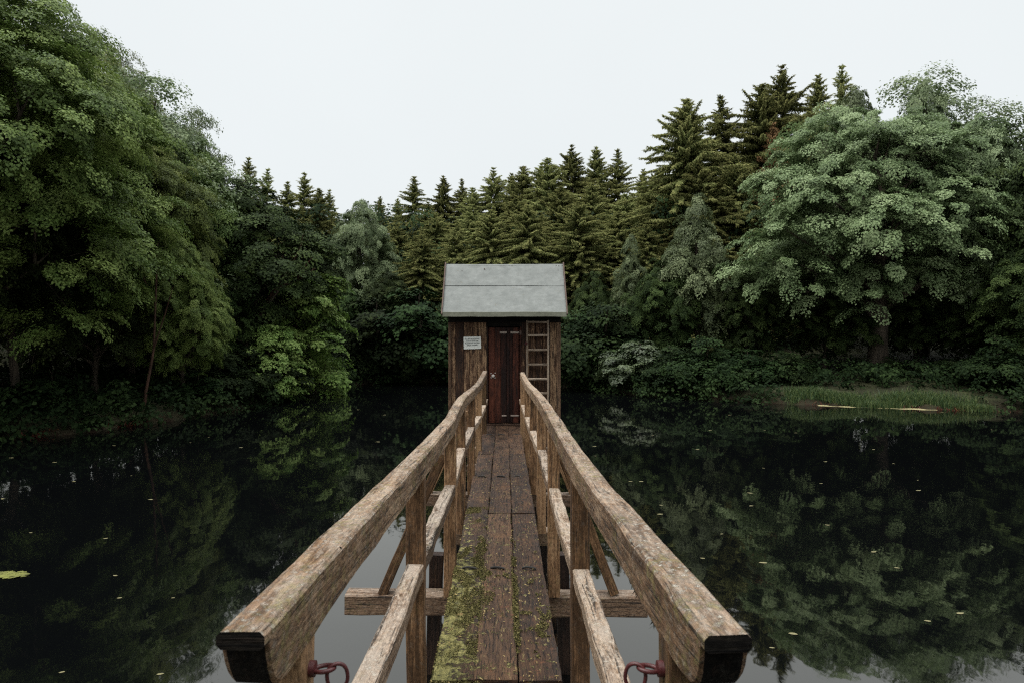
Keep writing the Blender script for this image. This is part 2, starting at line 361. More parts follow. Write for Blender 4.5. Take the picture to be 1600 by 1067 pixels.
# ------------------------------------------------------------------ timber
class Tim:
    """collects lofted timbers into one mesh with gco (along, across, up) and tone attributes"""
    def __init__(s): s.v = []; s.f = []; s.mi = []; s.g = []; s.t = []
    def beam(s, pts, w, h, seg=.08, up=(0, 0, 1), rough=.0025, ch=.006, k=3, prof=None, end_mat=0, seed=None, twist=0.0):
        pts = [Vector(p) for p in pts]; up = Vector(up)
        seed = random.random() * 100 if seed is None else seed
        L = [0]
        for a, b in zip(pts, pts[1:]): L.append(L[-1] + (b - a).length)
        n = max(2, int(L[-1] / seg) + 1)
        stations = [L[-1] * i / (n - 1) for i in range(n)]
        if prof: stations = sorted(set(stations + list(prof.keys_at)))
        def at(sv_):
            for i in range(len(L) - 1):
                if sv_ <= L[i + 1] + 1e-9:
                    u = (sv_ - L[i]) / max(1e-9, L[i + 1] - L[i])
                    p0 = pts[max(0, i - 1)]; p1 = pts[i]; p2 = pts[i + 1]; p3 = pts[min(len(pts) - 1, i + 2)]
                    if len(pts) == 2: return p1.lerp(p2, u)
                    m1 = (p2 - p0) * .5 if i > 0 else (p2 - p1); m2 = (p3 - p1) * .5 if i + 2 < len(pts) else (p2 - p1)
                    # scale tangents to this span
                    l = (p2 - p1).length
                    m1 = m1.normalized() * l; m2 = m2.normalized() * l
                    u2, u3 = u * u, u * u * u
                    return (2 * u3 - 3 * u2 + 1) * p1 + (u3 - 2 * u2 + u) * m1 + (-2 * u3 + 3 * u2) * p2 + (u3 - u2) * m2
            return pts[-1].copy()
        off = Vector((random.uniform(0, 50), random.uniform(0, 50), random.uniform(0, 50)))
        tone = random.random()
        rings = []
        for sv_ in stations:
            p = at(sv_); q = at(min(L[-1], sv_ + .02)); q0 = at(max(0, sv_ - .02))
            t = (q - q0).normalized(); side = t.cross(up).normalized(); u_ = side.cross(t).normalized()
            hb = h
            if prof: hb = prof(sv_)
            ring = []
            hw = w / 2
            xs = [-hw + ch + (w - 2 * ch) * i / k for i in range(k + 1)]
            zt, zb = h / 2, h / 2 - hb
            zs = [zb + ch + (hb - 2 * ch) * i / k for i in range(k + 1)]
            loop = [(x, zb) for x in xs] + [(hw, z) for z in zs] + [(x, zt) for x in reversed(xs)] + [(-hw, z) for z in reversed(zs)]
            for (a, b) in loop:
                P = p + side * a + u_ * b
                if rough:
                    nv = mnoise.noise_vector(Vector((P.x * 3 + seed, P.y * 3, P.z * 3)) * 1.4) * rough * 1.6 + mnoise.noise_vector(Vector((P.x * 17, P.y * 17 + seed, P.z * 17))) * rough * .7
                    P = P + side * nv.x + u_ * nv.y
                ring.append(len(s.v)); s.v.append(P); s.g.append((sv_ + off.x, a + off.y, b + off.z)); s.t.append(tone)
            rings.append(ring)
        m = len(rings[0])
        for r0, r1 in zip(rings, rings[1:]):
            for i in range(m):
                s.f.append((r0[i], r0[(i + 1) % m], r1[(i + 1) % m], r1[i])); s.mi.append(1 if prof and i < k and s.g[r1[i]][0] - off.x < .095 else 0)
        for r, flip in ((rings[0], True), (rings[-1], False)):
            idx = []
            for i in r:
                idx.append(len(s.v)); s.v.append(s.v[i]); g = s.g[i]; s.g.append((g[1], g[0], g[2])); s.t.append(s.t[i])
            s.f.append(tuple(reversed(idx)) if flip else tuple(idx)); s.mi.append(end_mat)
        return s
    def box(s, c, sx_, sy, sz, rough=0.0, ch=.002, long_axis=None):
        """box centred at c, grain along its longest axis"""
        c = Vector(c); d = [sx_, sy, sz]
        ax = long_axis if long_axis is not None else d.index(max(d))
        if ax == 0: return s.beam([c - Vector((sx_ / 2, 0, 0)), c + Vector((sx_ / 2, 0, 0))], sy, sz, 10, rough=rough, ch=ch, k=1)
        if ax == 1: return s.beam([c - Vector((0, sy / 2, 0)), c + Vector((0, sy / 2, 0))], sx_, sz, 10, rough=rough, ch=ch, k=1)
        return s.beam([c - Vector((0, 0, sz / 2)), c + Vector((0, 0, sz / 2))], sx_, sy, 10, up=(0, 1, 0), rough=rough, ch=ch, k=1)
    def build(s, name, mats, parent=None, smooth=True):
        me = bpy.data.meshes.new(name); me.from_pydata([tuple(p) for p in s.v], [], s.f)
        for m_ in (mats if isinstance(mats, list) else [mats]): me.materials.append(m_)
        me.polygons.foreach_set("material_index", s.mi)
        a = me.attributes.new("gco", 'FLOAT_VECTOR', 'POINT'); a.data.foreach_set("vector", np.array(s.g, dtype=np.float32).ravel())
        a = me.attributes.new("tone", 'FLOAT', 'POINT'); a.data.foreach_set("value", np.array(s.t, dtype=np.float32))
        me.polygons.foreach_set("use_smooth", [True] * len(me.polygons)); me.set_sharp_from_angle(angle=R(38))
        me.update()
        return link(name, me, parent)

class TubeMB:
    def __init__(s): s.v = []; s.f = []
    def tube(s, pts, radii, n=8, cap=True, closed=False):
        pts = [Vector(p) for p in pts]; base = len(s.v); prev = None
        N = len(pts)
        for i, p in enumerate(pts):
            if closed: t = (pts[(i + 1) % N] - pts[i - 1]).normalized()
            else: t = (pts[min(N - 1, i + 1)] - pts[max(0, i - 1)]).normalized()
            ref = prev if prev is not None else (Vector((1, 0, 0)) if abs(t.x) < .8 else Vector((0, 1, 0)))
            a = (ref - t * ref.dot(t)).normalized(); b = t.cross(a); prev = a
            r = radii[i] if hasattr(radii, '__len__') else radii
            for j in range(n):
                an = 2 * math.pi * j / n
                s.v.append(p + (a * math.cos(an) + b * math.sin(an)) * r)
        for i in range(N if closed else N - 1):
            i2 = (i + 1) % N
            for j in range(n):
                s.f.append((base + i * n + j, base + i * n + (j + 1) % n, base + i2 * n + (j + 1) % n, base + i2 * n + j))
        if cap and not closed:
            s.f.append(tuple(base + j for j in reversed(range(n)))); s.f.append(tuple(base + (N - 1) * n + j for j in range(n)))
        return s
    def mesh(s, name, mat, smooth=True):
        me = bpy.data.meshes.new(name); me.from_pydata([tuple(p) for p in s.v], [], s.f); me.materials.append(mat)
        me.polygons.foreach_set("use_smooth", [smooth] * len(s.f))
        if smooth: me.set_sharp_from_angle(angle=R(50))
        return me
    def build(s, name, mat, parent=None): return link(name, s.mesh(name, mat), parent)

# ------------------------------------------------------------------ footbridge
bridge = empty("footbridge", (0, 0, 0))
tag(bridge, "narrow weathered wooden footbridge with two handrails leading over the water to the hut", "footbridge")
DIST = [1.33, 3.20, 4.95, 6.50, 8.05, 9.65, 11.25]
LX = [-.434, -.417, -.397, -.414, -.392, -.362, -.337]
RX = [.362, .360, .362, .356, .340, .330, .311]
LZ = [1.196, 1.112, 1.060, 1.054, 1.006, .972, 1.004]
RZ = [1.193, 1.100, 1.076, 1.060, 1.021, .972, .980]
LM = [.635, .608, .582, .590, .561, .497, .477]
RM = [.610, .581, .559, .569, .520, .479, .477]
O = .04
RH = .112
class NearProf:
    keys_at = [0, .018, .022, .028, .036, .048, .065, .09]
    def __call__(s, v):
        ks = [(0, .031), (.018, .030), (.022, .052), (.028, .076), (.036, .096), (.048, .112), (.065, .122), (.09, .126), (.6, .116), (9, .112)]
        for (a, ha), (b, hb) in zip(ks, ks[1:]):
            if v <= b: return ha + (hb - ha) * (v - a) / (b - a)
        return .112
def rail_pts(X, Z, i0, i1, first=None, last=None):
    p = [(X[i] + O, DIST[i], Z[i] - RH / 2) for i in range(i0, i1 + 1)]
    if first: p = [first] + p
    if last: p = p + [last]
    return p
def add_rails(X, Z, Mz, side):
    n0 = (X[0] + O + (.016 if side > 0 else -.010), 1.15, Z[0] - .004 - RH / 2)
    Tim().beam(rail_pts(X, Z, 0, 2, first=n0), .084, RH, .04, prof=NearProf(), end_mat=1, ch=.008, k=4).build("top_rail", [M['rail'], M['endgrain_and_shade']], bridge)
    Tim().beam(rail_pts(X, Z, 2, 4, first=None), .080, RH, .05, ch=.009, k=4).build("top_rail", [M['rail'], M['endgrain_and_shade']], bridge)
    Tim().beam(rail_pts(X, Z, 4, 6, last=(X[6] + O - side * .006, 11.62, Z[6] + .012 - RH / 2)), .076, RH * .95, .06, ch=.009, k=4).build("top_rail", [M['rail'], M['endgrain_and_shade']], bridge)
    for i in range(7):
        foot = -.235
        Tim().beam([(X[i] + O, DIST[i] + .042, foot), (X[i] + O + random.uniform(-.003, .003), DIST[i] + .042, Z[i] - RH + .004)], .086, .084, .12, up=(0, 1, 0), ch=.006).build("post", M['post'], bridge)
    for i in range(-1, 6):
        y0, y1 = (DIST[i] + .085, DIST[i + 1] + .001) if i >= 0 else (.35, DIST[0])
        z0, z1 = (Mz[i], Mz[i + 1]) if i >= 0 else (Mz[0] + .02, Mz[0])
        x0, x1 = (X[i], X[i + 1]) if i >= 0 else (X[0], X[0])
        if i == -1: continue
        bow = random.uniform(-.02, .012)
        mid = ((x0 + x1) / 2 + O + random.uniform(-.006, .006), (y0 + y1) / 2, (z0 + z1) / 2 - .037 + bow)
        Tim().beam([(x0 + O, y0, z0 - .037), mid, (x1 + O, y1, z1 - .037)], .078, .074, .06, rough=.004, ch=.006, k=3).build("mid_rail", M['midrail'], bridge)
    Tim().beam([(X[6] + O, DIST[6] + .085, Mz[6] - .037), (X[6] + O - side * .01, 12.16, Mz[6] - .03)], .074, .07, .1).build("mid_rail", M['midrail'], bridge)
add_rails(LX, LZ, LM, -1)
add_rails(RX, RZ, RM, 1)
# cross beams, braces, piles
for i, wide in ((0, 1), (1, 0), (2, 1), (3, 0), (4, 1), (5, 0), (6, 1)):
    y = DIST[i] + .06 + (.11 if not wide else 0.01)
    half = (1.13, 1.09) if wide else (.50, .50)
    Tim().beam([(-half[0], y + .05, -.31), (half[1], y + .05, -.325)], .15, .15, .12, rough=.005, end_mat=1, ch=.01).build("crossbeam", [M['beam'], M['endgrain_and_shade']], bridge)
    if wide and i > 0:
        for sgn, X, Z in ((-1, LX, LZ), (1, RX, RZ)):
            Tim().beam([(sgn * .88 + (.02 if sgn < 0 else -.03), y + .03, -.24), (X[i] + O + sgn * .055, y + .03, Z[i] - .27)], .07, .085, .12, up=(0, 1, 0)).build("brace", M['post'], bridge)
            Tim().beam([(sgn * .56, y + .19, -2.3), (sgn * .475, y + .19, .0)], .10, .10, .2, up=(0, 1, 0), rough=.008).build("pile", M['wetpile'], bridge)
for sgn in (-1, 1):
    Tim().beam([(sgn * .24, -2.9, -.14), (sgn * .24, 12.2, -.14)], .13, .17, .3, rough=.008).build("stringer", M['wetpile'], bridge)
runs = [(-2.9, .18), (.19, 3.30), (3.31, 6.345), (6.355, 9.40), (9.41, 12.17)]
for (a, b) in runs:
    for j in range(3):
        x = (-.217, 0.0, .217)[j] + random.uniform(-.004, .004)
        zz = -.026 + random.uniform(-.005, .003)
        Tim().beam([(x, a + random.uniform(0, .012), zz + random.uniform(-.004, .003)), (x + random.uniform(-.004, .004), (a + b) / 2, zz + random.uniform(-.012, .0)), (x, b - random.uniform(0, .012), zz)],
                   (.2125 + random.uniform(-.003, .002)), .052, .05, rough=.0045, ch=.006, k=6).build("deck_plank", M['deck'], bridge)
for y in (DIST[2] - .06, DIST[4] - .09, DIST[6] - .1, 1.75):
    for j in range(3):
        x = (-.217, 0.0, .217)[j] + random.uniform(-.02, .02)
        tb = TubeMB()
        tb.tube([(x - .05 + .1 * q / 6, y + .008 * math.cos(q / 6 * math.pi), -.002 + .008 * math.sin(q / 6 * math.pi)) for q in range(7)], .0085, 8).build("iron_staple", M['iron'], bridge)

# the split scarf in the near left rail: a dark open crack cut as a thin wedge of shadow-black rot
cr_t = Tim()
xc = LX[0] + O + .0405
cr_t.beam([(xc + .0005, 1.63, 1.178), (xc + .001, 1.66, 1.150), (xc + .0015, 1.655, 1.122), (xc + .001, 1.69, 1.092)], .010, .006, .02, up=(1, 0, 0), rough=.003, ch=.001, k=1).build("split", M['endgrain_and_shade'], bridge)

# fringe of moss hanging under the near right rail
def blades(name, P, mats, parent=None, hmin=.02, hmax=.05, wd=.004, lean=.3, down=False, tint=None, seed=0):
    r = np.random.default_rng(seed); n = len(P); P = np.asarray(P, float)
    h = r.uniform(hmin, hmax, n); an = r.uniform(0, 2 * np.pi, n)
    s = np.stack([np.cos(an), np.sin(an), np.zeros(n)], 1) * wd * (.6 + .8 * r.random(n))[:, None]
    ln = r.normal(0, lean, (n, 2)) * h[:, None]
    mid = P + np.stack([ln[:, 0] * .4, ln[:, 1] * .4, (-1 if down else 1) * h * .6], 1)
    top = P + np.stack([ln[:, 0], ln[:, 1], (-1 if down else 1) * h], 1)
    v = np.stack([P - s, P + s, mid + s * .8, mid - s * .8, top], 1).reshape(-1, 3)
    idx = np.arange(n)[:, None] * 5
    q = (idx + np.array([[0, 1, 2, 3]])); t = (idx + np.array([[3, 2, 4]]))
    me = bpy.data.meshes.new(name)
    me.vertices.add(len(v)); me.vertices.foreach_set("co", v.astype(np.float32).ravel())
    loops = np.concatenate([q.ravel(), t.ravel()]); tot = np.concatenate([np.full(n, 4), np.full(n, 3)]); st = np.concatenate([[0], np.cumsum(tot)[:-1]])
    me.loops.add(len(loops)); me.loops.foreach_set("vertex_index", loops.astype(np.int32))
    me.polygons.add(2 * n); me.polygons.foreach_set("loop_start", st.astype(np.int32)); me.polygons.foreach_set("loop_total", tot.astype(np.int32))
    me.update(calc_edges=True)
    tv = r.random(n) if tint is None else tint
    a = me.attributes.new("tint", 'FLOAT', 'FACE'); a.data.foreach_set("value", np.concatenate([tv, tv]).astype(np.float32))
    me.materials.append(mats)
    return link(name, me, parent)
M['moss'] = leaf_mat("deck_moss", (.022, .022, .007), (.060, .056, .017), (.145, .125, .05), trans=.02, spec=.1, rough=.9, hue=0)
pp = []
for k in range(420):
    y = 1.42 + abs(random.gauss(0, .5)); 
    pp.append((RX[0] + O - .036 + random.uniform(0, .02), y, float(np.interp(y, DIST, RZ)) - RH - .0 + random.uniform(-.002, .006)))
mf = blades("hanging_moss", pp, M['bush'], bridge, .006, .022, .003, .5, True, seed=3); mf['kind'] = 'stuff'
# moss cushions standing on the boards
pp = []
r_ = random.Random(5)
while len(pp) < 60000:
    x = r_.uniform(-.32, .32); y = 1.6 + 5.0 * r_.random() ** 1.2
    a = mnoise.fractal(Vector((x * 9, y * 5, 3.3)), .8, 2.0, 5)
    want = .30 - (.75 if x > -.11 and abs(abs(x) - .109) > .02 else 0) * (1 if x < .13 else .95) - max(0, y - 4.3) * .55
    if y > 5.9 and y < 6.6 and x < .1: want = -.2
    if a + want > -.05: pp.append((x, y, -.006))
ms = blades("deck_moss", pp, M['moss'], bridge, .002, .0065, .0032, 1.0, seed=4); ms['kind'] = 'stuff'
# pale seeds and petals littered on the boards
pp = [(r_.uniform(-.32, .32), 1.8 + 8 * r_.random() ** 1.6, .003) for k in range(800)]
M['petal'] = simple("pale_fallen_seeds", (.24, .18, .075), .8, .2, var=.5, scale=3)
r2 = np.random.default_rng(8); vv = []; ff = []
for (x, y, z) in pp:
    an = r2.normal(math.pi / 2, .6); l = r2.uniform(.004, .016); wd_ = r2.uniform(.0015, .004); c, s = math.cos(an), math.sin(an)
    b = len(vv); up_ = r2.uniform(.001, .006)
    vv += [(x - c * l, y - s * l, z), (x + s * wd_, y - c * wd_, z + up_), (x + c * l, y + s * l, z), (x - s * wd_, y + c * wd_, z + up_ * .5)]
    ff += [(b, b + 1, b + 2, b + 3)]
me = bpy.data.meshes.new("fallen_seeds"); me.from_pydata(vv, [], ff); me.materials.append(M['petal'])
tag(link("fallen_seeds", me), "pale seeds and petals littered over the dark bridge boards", "plant litter", kind='stuff')

# red chain ends hooked to the two nearest posts
def chain_end(name, px, side, label):
    t = empty(name, (px, DIST[0] + .04, 1.022)); tag(t, label, "chain")
    s = side
    tb = TubeMB(); tb.tube([(0, 0, 0), (s * .012, 0, 0), (s * .014, 0, 0)], [.016, .016, .010], 14); tb.build("base_plate", M['redpaint'], t)
    tb = TubeMB()
    tb.tube([(s * .010 + s * .020 * (1 - math.cos(a)), .014 * math.sin(a), -.002 * math.cos(a)) for a in [2 * math.pi * q / 20 for q in range(20)]], .0046, 8, closed=True)
    tb.build("eye", M['redpaint'], t)
    tb = TubeMB()
    def oval(cx, cz, hw, hh, tilt, yaw, n=28):
        pts = []
        for q in range(n):
            a = 2 * math.pi * q / n
            lx = hw * math.cos(a); lz = hh * (abs(math.sin(a)) ** .8) * (1 if math.sin(a) > 0 else -1)
            x = lx * math.cos(tilt) - lz * math.sin(tilt); z = lx * math.sin(tilt) + lz * math.cos(tilt)
            pts.append((s * (cx + x * math.cos(yaw)), x * math.sin(yaw), cz + z))
        return pts
    tb.tube(oval(.056, -.016, .020, .026, .15, .35), .0040, 8, closed=True); tb.build("link", M['redpaint'], t)
    tb = TubeMB(); tb.tube(oval(.066, -.060, .013, .025, .1, 1.75), .0040, 8, closed=True); tb.build("link", M['redpaint'], t)
    tb = TubeMB(); tb.tube(oval(.068, -.102, .015, .025, .05, .3), .0040, 8, closed=True); tb.build("link", M['redpaint'], t)
    return t
chain_end("chain", LX[0] + O + .043, 1, "red chain hanging from the nearest post of the left handrail")
chain_end("chain", RX[0] + O - .043, -1, "dark red chain hanging from the nearest post of the right handrail")

# ------------------------------------------------------------------ hut
HX0, HX1 = wx(701.5, 12.25), wx(875, 12.25)
HY, HB = 12.25, 13.30
HXC = (HX0 + HX1) / 2
hut = empty("wooden_hut", (HXC, HY, 0))
tag(hut, "small dark brown wooden hut with a grey felt roof at the end of the bridge", "hut")
def local(o): o.location = Vector(o.location) - hut.location; return o
W2 = HXC
door_x0, door_x1 = wx(760.5, 12.25), wx(814.5, 12.25)
WALL_TOP = 1.96
def boards(t, x0, x1, z0, z1, y, thick=.028):
    x = x0
    while x < x1 - .01:
        bw = min(random.choice((.105, .12, .135, .15)), x1 - x)
        if x1 - x - bw < .04: bw = x1 - x
        t.beam([(x + bw / 2, y + random.uniform(-.004, .004), z0), (x + bw / 2, y + random.uniform(-.004, .004), z1)], bw - .006, thick, .15, up=(0, 1, 0), rough=.0025, ch=.004, k=2)
        x += bw
fw = Tim()
boards(fw, HX0, door_x0, -.55, WALL_TOP, HY)
boards(fw, door_x1, HX1, -.55, WALL_TOP, HY)
boards(fw, door_x0, door_x1, -.55, .03, HY)
local(fw.build("front_wall", M['hutwall'], hut))
RIDGE_Y, RIDGE_Z = 12.78, wz(413, 12.78)
for sx_, nm in ((HX0, "side_wall"), (HX1, "side_wall")):
    t = Tim(); y = HY + .03
    while y < HB - .02:
        bw = min(.13, HB - y)
        zt = RIDGE_Z - .06 - abs(y + bw / 2 - RIDGE_Y) * ((RIDGE_Z - 1.95) / (RIDGE_Y - HY + .2))
        t.beam([(sx_, y + bw / 2, -.55), (sx_, y + bw / 2, zt)], .028, bw - .006, .2, up=(0, 1, 0), rough=.002, ch=.003, k=1)
        y += bw
    local(t.build(nm, M['hutwall'], hut))
t = Tim(); boards(t, HX0, HX1, -.55, WALL_TOP - .1, HB); local(t.build("back_wall", M['hutwall'], hut))
# an inner lining so that no light leaks between the boards
t = Tim()
t.box((W2, HY + .10, .75), HX1 - HX0 - .08, .02, 2.3, long_axis=2)
t.box((HX0 + .05, (HY + HB) / 2, .75), .02, .8, 2.3, long_axis=2); t.box((HX1 - .05, (HY + HB) / 2, .75), .02, .8, 2.3, long_axis=2)
local(t.build("lining", M['endgrain_and_shade'], hut))
t = Tim(); t.box((W2, (HY + HB) / 2, -.5), HX1 - HX0 - .04, HB - HY - .05, .12); local(t.build("floor_frame", M['wetpile'], hut))
for x in (HX0 + .12, HX1 - .12):
    for y in (HY + .15, HB - .15):
        t = Tim(); t.beam([(x, y, -2.5), (x, y, -.56)], .16, .16, .3, up=(0, 1, 0), rough=.006); local(t.build("pile", M['wetpile'], hut))
# corner boards
for x, wd_ in ((HX0 + .018, .05), (HX1 - .028, .075)):
    t = Tim(); t.beam([(x, HY - .030, -.56), (x, HY - .030, WALL_TOP - .02)], wd_, .024, .15, up=(0, 1, 0), rough=.002); local(t.build("corner_board", M['hutedge'], hut))
# door with boards, frame, astragal, hinges, lock
door = local(Tim().box(((door_x0 + door_x1) / 2, HY + .062, .89), door_x1 - door_x0 - .06, .03, 1.70, long_axis=2).build("door", M['door'], hut))
x = door_x0 + .035
k = 0
while x < door_x1 - .04:
    bw = min(.108, door_x1 - .033 - x)
    o = Tim(); o.beam([(x + bw / 2, HY + .040, .045), (x + bw / 2, HY + .040, 1.745)], bw - .005, .02, .2, up=(0, 1, 0), rough=.001, ch=.003, k=1)
    o.build("door_board", M['door'], door)
    x += bw; k += 1
for sx_ in (door_x0 + .014, door_x1 - .014):
    t = Tim(); t.beam([(sx_, HY + .02, .02), (sx_, HY + .02, 1.76)], .028, .05, .2, up=(0, 1, 0), rough=.001); local(t.build("door_frame", M['door'], hut))
t = Tim(); xa = wx(794, 12.25); t.beam([(xa, HY + .022, .05), (xa, HY + .022, 1.74)], .05, .018, .2, up=(0, 1, 0), rough=.001, ch=.004); t.build("batten", M['redbatten'] if 'redbatten' in M else M['door'], door)
def plate(name, x0, x1, zc, h, y, mat, parent):
    t = Tim(); t.box(((x0 + x1) / 2, y, zc), x1 - x0, .008, h, ch=.001, long_axis=0); return t.build(name, mat, parent)
for (a, b, py, h) in ((781, 792.3, 519.6, .036), (797.6, 811, 519.6, .036), (784, 791.5, 649, .024), (798, 810.5, 649, .024)):
    plate("hinge_strap", wx(a, 12.27), wx(b, 12.27), wz(py, 12.27), h, HY + .026, M['hinge'], door)
t = Tim(); t.box((wx(813.5, 12.2), HY - .012, wz(520, 12.2)), .035, .02, .075, ch=.003); t.build("hinge_pin", M['copper'], door)
lx, lz = wx(770.5, 12.27), wz(587, 12.27)
tb = TubeMB(); tb.tube([(lx, HY + .03, lz), (lx, HY + .014, lz), (lx, HY + .010, lz)], [.027, .027, .018], 20)
for (a, b) in ((-.038, .045), (.036, .052), (-.036, -.03), (.034, -.034)):
    tb.tube([(lx + a, HY + .03, lz + b), (lx + a, HY + .022, lz + b)], .009, 10)
tb.build("lock", M['steel'], door)
t = Tim(); t.box(((door_x0 + door_x1) / 2, HY + .02, .012), door_x1 - door_x0, .09, .03, long_axis=0); local(t.build("threshold", M['wetpile'], hut))

# roof: two felted slopes with a lap seam, an eave strip, and rusty edge trim
EY, EZ = 11.98, wz(494.5, 11.98)
RX0, RX1 = wx(690.5, 11.98), wx(886, 11.98)
BY = 2 * RIDGE_Y - EY
roof_m = bpy.data.meshes.new("roof")
def slope(y0, z0, y1, z1, th, nx=24, ny=10, sag=.006):
    """a slab from the eave (y0, z0) to the ridge (y1, z1) with a slight unevenness"""
    v = []; f = []
    for lay in (0, 1):
        for j in range(ny + 1):
            for i in range(nx + 1):
                u = j / ny; x = RX0 + (RX1 - RX0) * i / nx
                d_ = Vector((0, y1 - y0, z1 - z0)).normalized(); nn = Vector((0, -d_.z, d_.y)); 
                if nn.z < 0: nn = -nn
                wv = mnoise.noise(Vector((x * 2.1, u * 2.3, y0))) * sag
                p = Vector((x, y0 + (y1 - y0) * u, z0 + (z1 - z0) * u)) + nn * (wv - lay * th)
                v.append(p)
    n1 = (nx + 1) * (ny + 1)
    for j in range(ny):
        for i in range(nx):
            a = j * (nx + 1) + i
            f.append((a, a + 1, a + nx + 2, a + nx + 1)); f.append((n1 + a, n1 + a + nx + 1, n1 + a + nx + 2, n1 + a + 1))
    for i in range(nx):
        f.append((i, n1 + i, n1 + i + 1, i + 1)); a = ny * (nx + 1) + i; f.append((a, a + 1, n1 + a + 1, n1 + a))
    for j in range(ny):
        a = j * (nx + 1); f.append((a, a + nx + 1, n1 + a + nx + 1, n1 + a)); a += nx; f.append((a, n1 + a, n1 + a + nx + 1, a + nx + 1))
    return v, f
def add_mesh(name, parts, mat, parent):
    v = []; f = []
    for (a, b) in parts:
        k = len(v); v += [tuple(p) for p in a]; f += [tuple(i + k for i in q) for q in b]
    me = bpy.data.meshes.new(name); me.from_pydata(v, [], f); me.materials.append(mat); me.update()
    return link(name, me, parent)
LAP = .575
def at_slope(u): return EY + (RIDGE_Y - EY) * u, EZ + (RIDGE_Z - EZ) * u
ya, za = at_slope(.0); yb, zb = at_slope(LAP); yc, zc_ = at_slope(1.0)
up_n = Vector((0, -(RIDGE_Z - EZ), RIDGE_Y - EY)).normalized()
low = slope(ya, za + .045, yb, zb, .03)
top_ = slope(yb - up_n.y * -.007 - .004, zb + up_n.z * .007 - .006, yc, zc_, .032)
back = slope(BY, EZ + .03, RIDGE_Y + .002, RIDGE_Z - .004, .03)
roof = local(add_mesh("roof", [low, top_, back], M['felt'], hut))
t = Tim(); t.beam([(RX0 + .01, EY - .012, EZ + .035), (RX1 - .01, EY - .012, EZ + .035)], .012, .085, .1, rough=.004, ch=.003); t.build("eave_strip", M['eave'], roof)
for x in (RX0 - .004, RX1 + .004):
    t = Tim()
    t.beam([(x, EY - .015, EZ + .03), (x, RIDGE_Y, RIDGE_Z + .018)], .022, .05, .1, rough=.002, ch=.003)
    t.beam([(x, RIDGE_Y + .002, RIDGE_Z + .016), (x, BY + .015, EZ + .01)], .022, .05, .1, rough=.002, ch=.003)
    t.build("edge_trim", M['copper'], roof)
for px, py in ((757, 421), (722, 424), (873, 415.5), (878, 415.3), (869, 415.2), (800, 415)):
    u = (wz(py, 12.7) - EZ) / (RIDGE_Z - EZ); y, z = at_slope(u)
    p = Vector((wx(px, y), y, z)) + up_n * .002
    tb = TubeMB(); tb.tube([p, p + up_n * .014], .011 if px == 757 else .006, 8); tb.build("nail", M['copper'], roof)
# boards under the eave, near-black to paint the shade there
t = Tim(); t.beam([(HX0 - .01, HY - .05, 1.905), (HX1 + .01, HY - .05, 1.905)], .025, .13, .3); t.box(((door_x0 + door_x1) / 2, HY + .01, 1.83), door_x1 - door_x0 + .02, .05, .13, long_axis=0); local(t.build("fascia_eave_shade", M['endgrain_and_shade'], hut))

# notice on the hut wall
SX0, SX1 = wx(724.3, 12.19), wx(751.4, 12.19)
sgn_ = empty("notice", ((SX0 + SX1) / 2, HY - .030, wz(535.6, 12.2)))
tag(sgn_, "small white notice with four printed lines on the hut wall left of the door", "sign")
t = Tim(); t.box((0, 0, 0), SX1 - SX0, .006, .217, ch=.001, long_axis=0); p = t.build("panel", M['white'], sgn_)
for i, (txt, wd_) in enumerate((("Das Betretungsverbot", .256), ("ist zum Schutz des", .215), ("Bauwerkes und der", .262), ("Steges erlassen", .190))):
    c = bpy.data.curves.new("lettering", 'FONT'); c.body = txt; c.align_x = 'CENTER'; c.align_y = 'CENTER'; c.size = .034; c.extrude = .0006; c.offset = .0004
    c.materials.append(M['ink'])
    o = bpy.data.objects.new("lettering", c); COL.objects.link(o)
    bpy.context.view_layer.update()
    me_ = bpy.data.meshes.new_from_object(o.evaluated_get(bpy.context.evaluated_depsgraph_get())); bpy.data.objects.remove(o)
    o = link("lettering", me_, p); o.rotation_euler = (R(90), 0, 0); o.location = (0, -.0042, .066 - .035 * i)
    bpy.context.view_layer.update()
    o.scale = (wd_ / max(.01, o.dimensions.x), 1, 1)
sgn_.rotation_euler = (0, R(-1.6), 0)

# ladder hung on the wall
LXa, LXb = wx(823.7, 12.15), wx(856.5, 12.15)
lad = empty("ladder", ((LXa + LXb) / 2, HY - .075, .25)); tag(lad, "short grey wooden ladder hung upright on the hut wall right of the door", "ladder")
def lp(x, z): return (x - lad.location.x, 0, z - lad.location.z)
for x in (LXa, LXb):
    t = Tim(); t.beam([lp(x, .20), lp(x, 1.875)], .034, .055, .15, up=(0, 1, 0), rough=.0015); t.build("ladder_rail", M['ladder'], lad)
for py in (503.5, 524, 546.6, 569.6, 592, 614.3, 637):
    z = wz(py, 12.15)
    t = Tim(); t.beam([lp(LXa + .016, z), lp(LXb - .016, z)], .05, .038, .1, rough=.0015); t.build("rung", M['ladder'], lad)
hk = empty("wall_hook", (LXa - .012, HY - .05, wz(537, 12.15))); tag(hk, "dark red iron hook holding the ladder on the hut wall", "hook")
tb = TubeMB(); tb.tube([(0, .034, 0), (0, .0, 0), (0, -.045, -.004), (.006, -.07, .0), (.008, -.072, .03)], .012, 8); tb.build("hook_bar", M['redpaint'], hk)
tb = TubeMB(); tb.tube([(0, .036, 0), (0, .028, 0)], .034, 12); tb.build("hook_plate", M['redpaint'], hk)

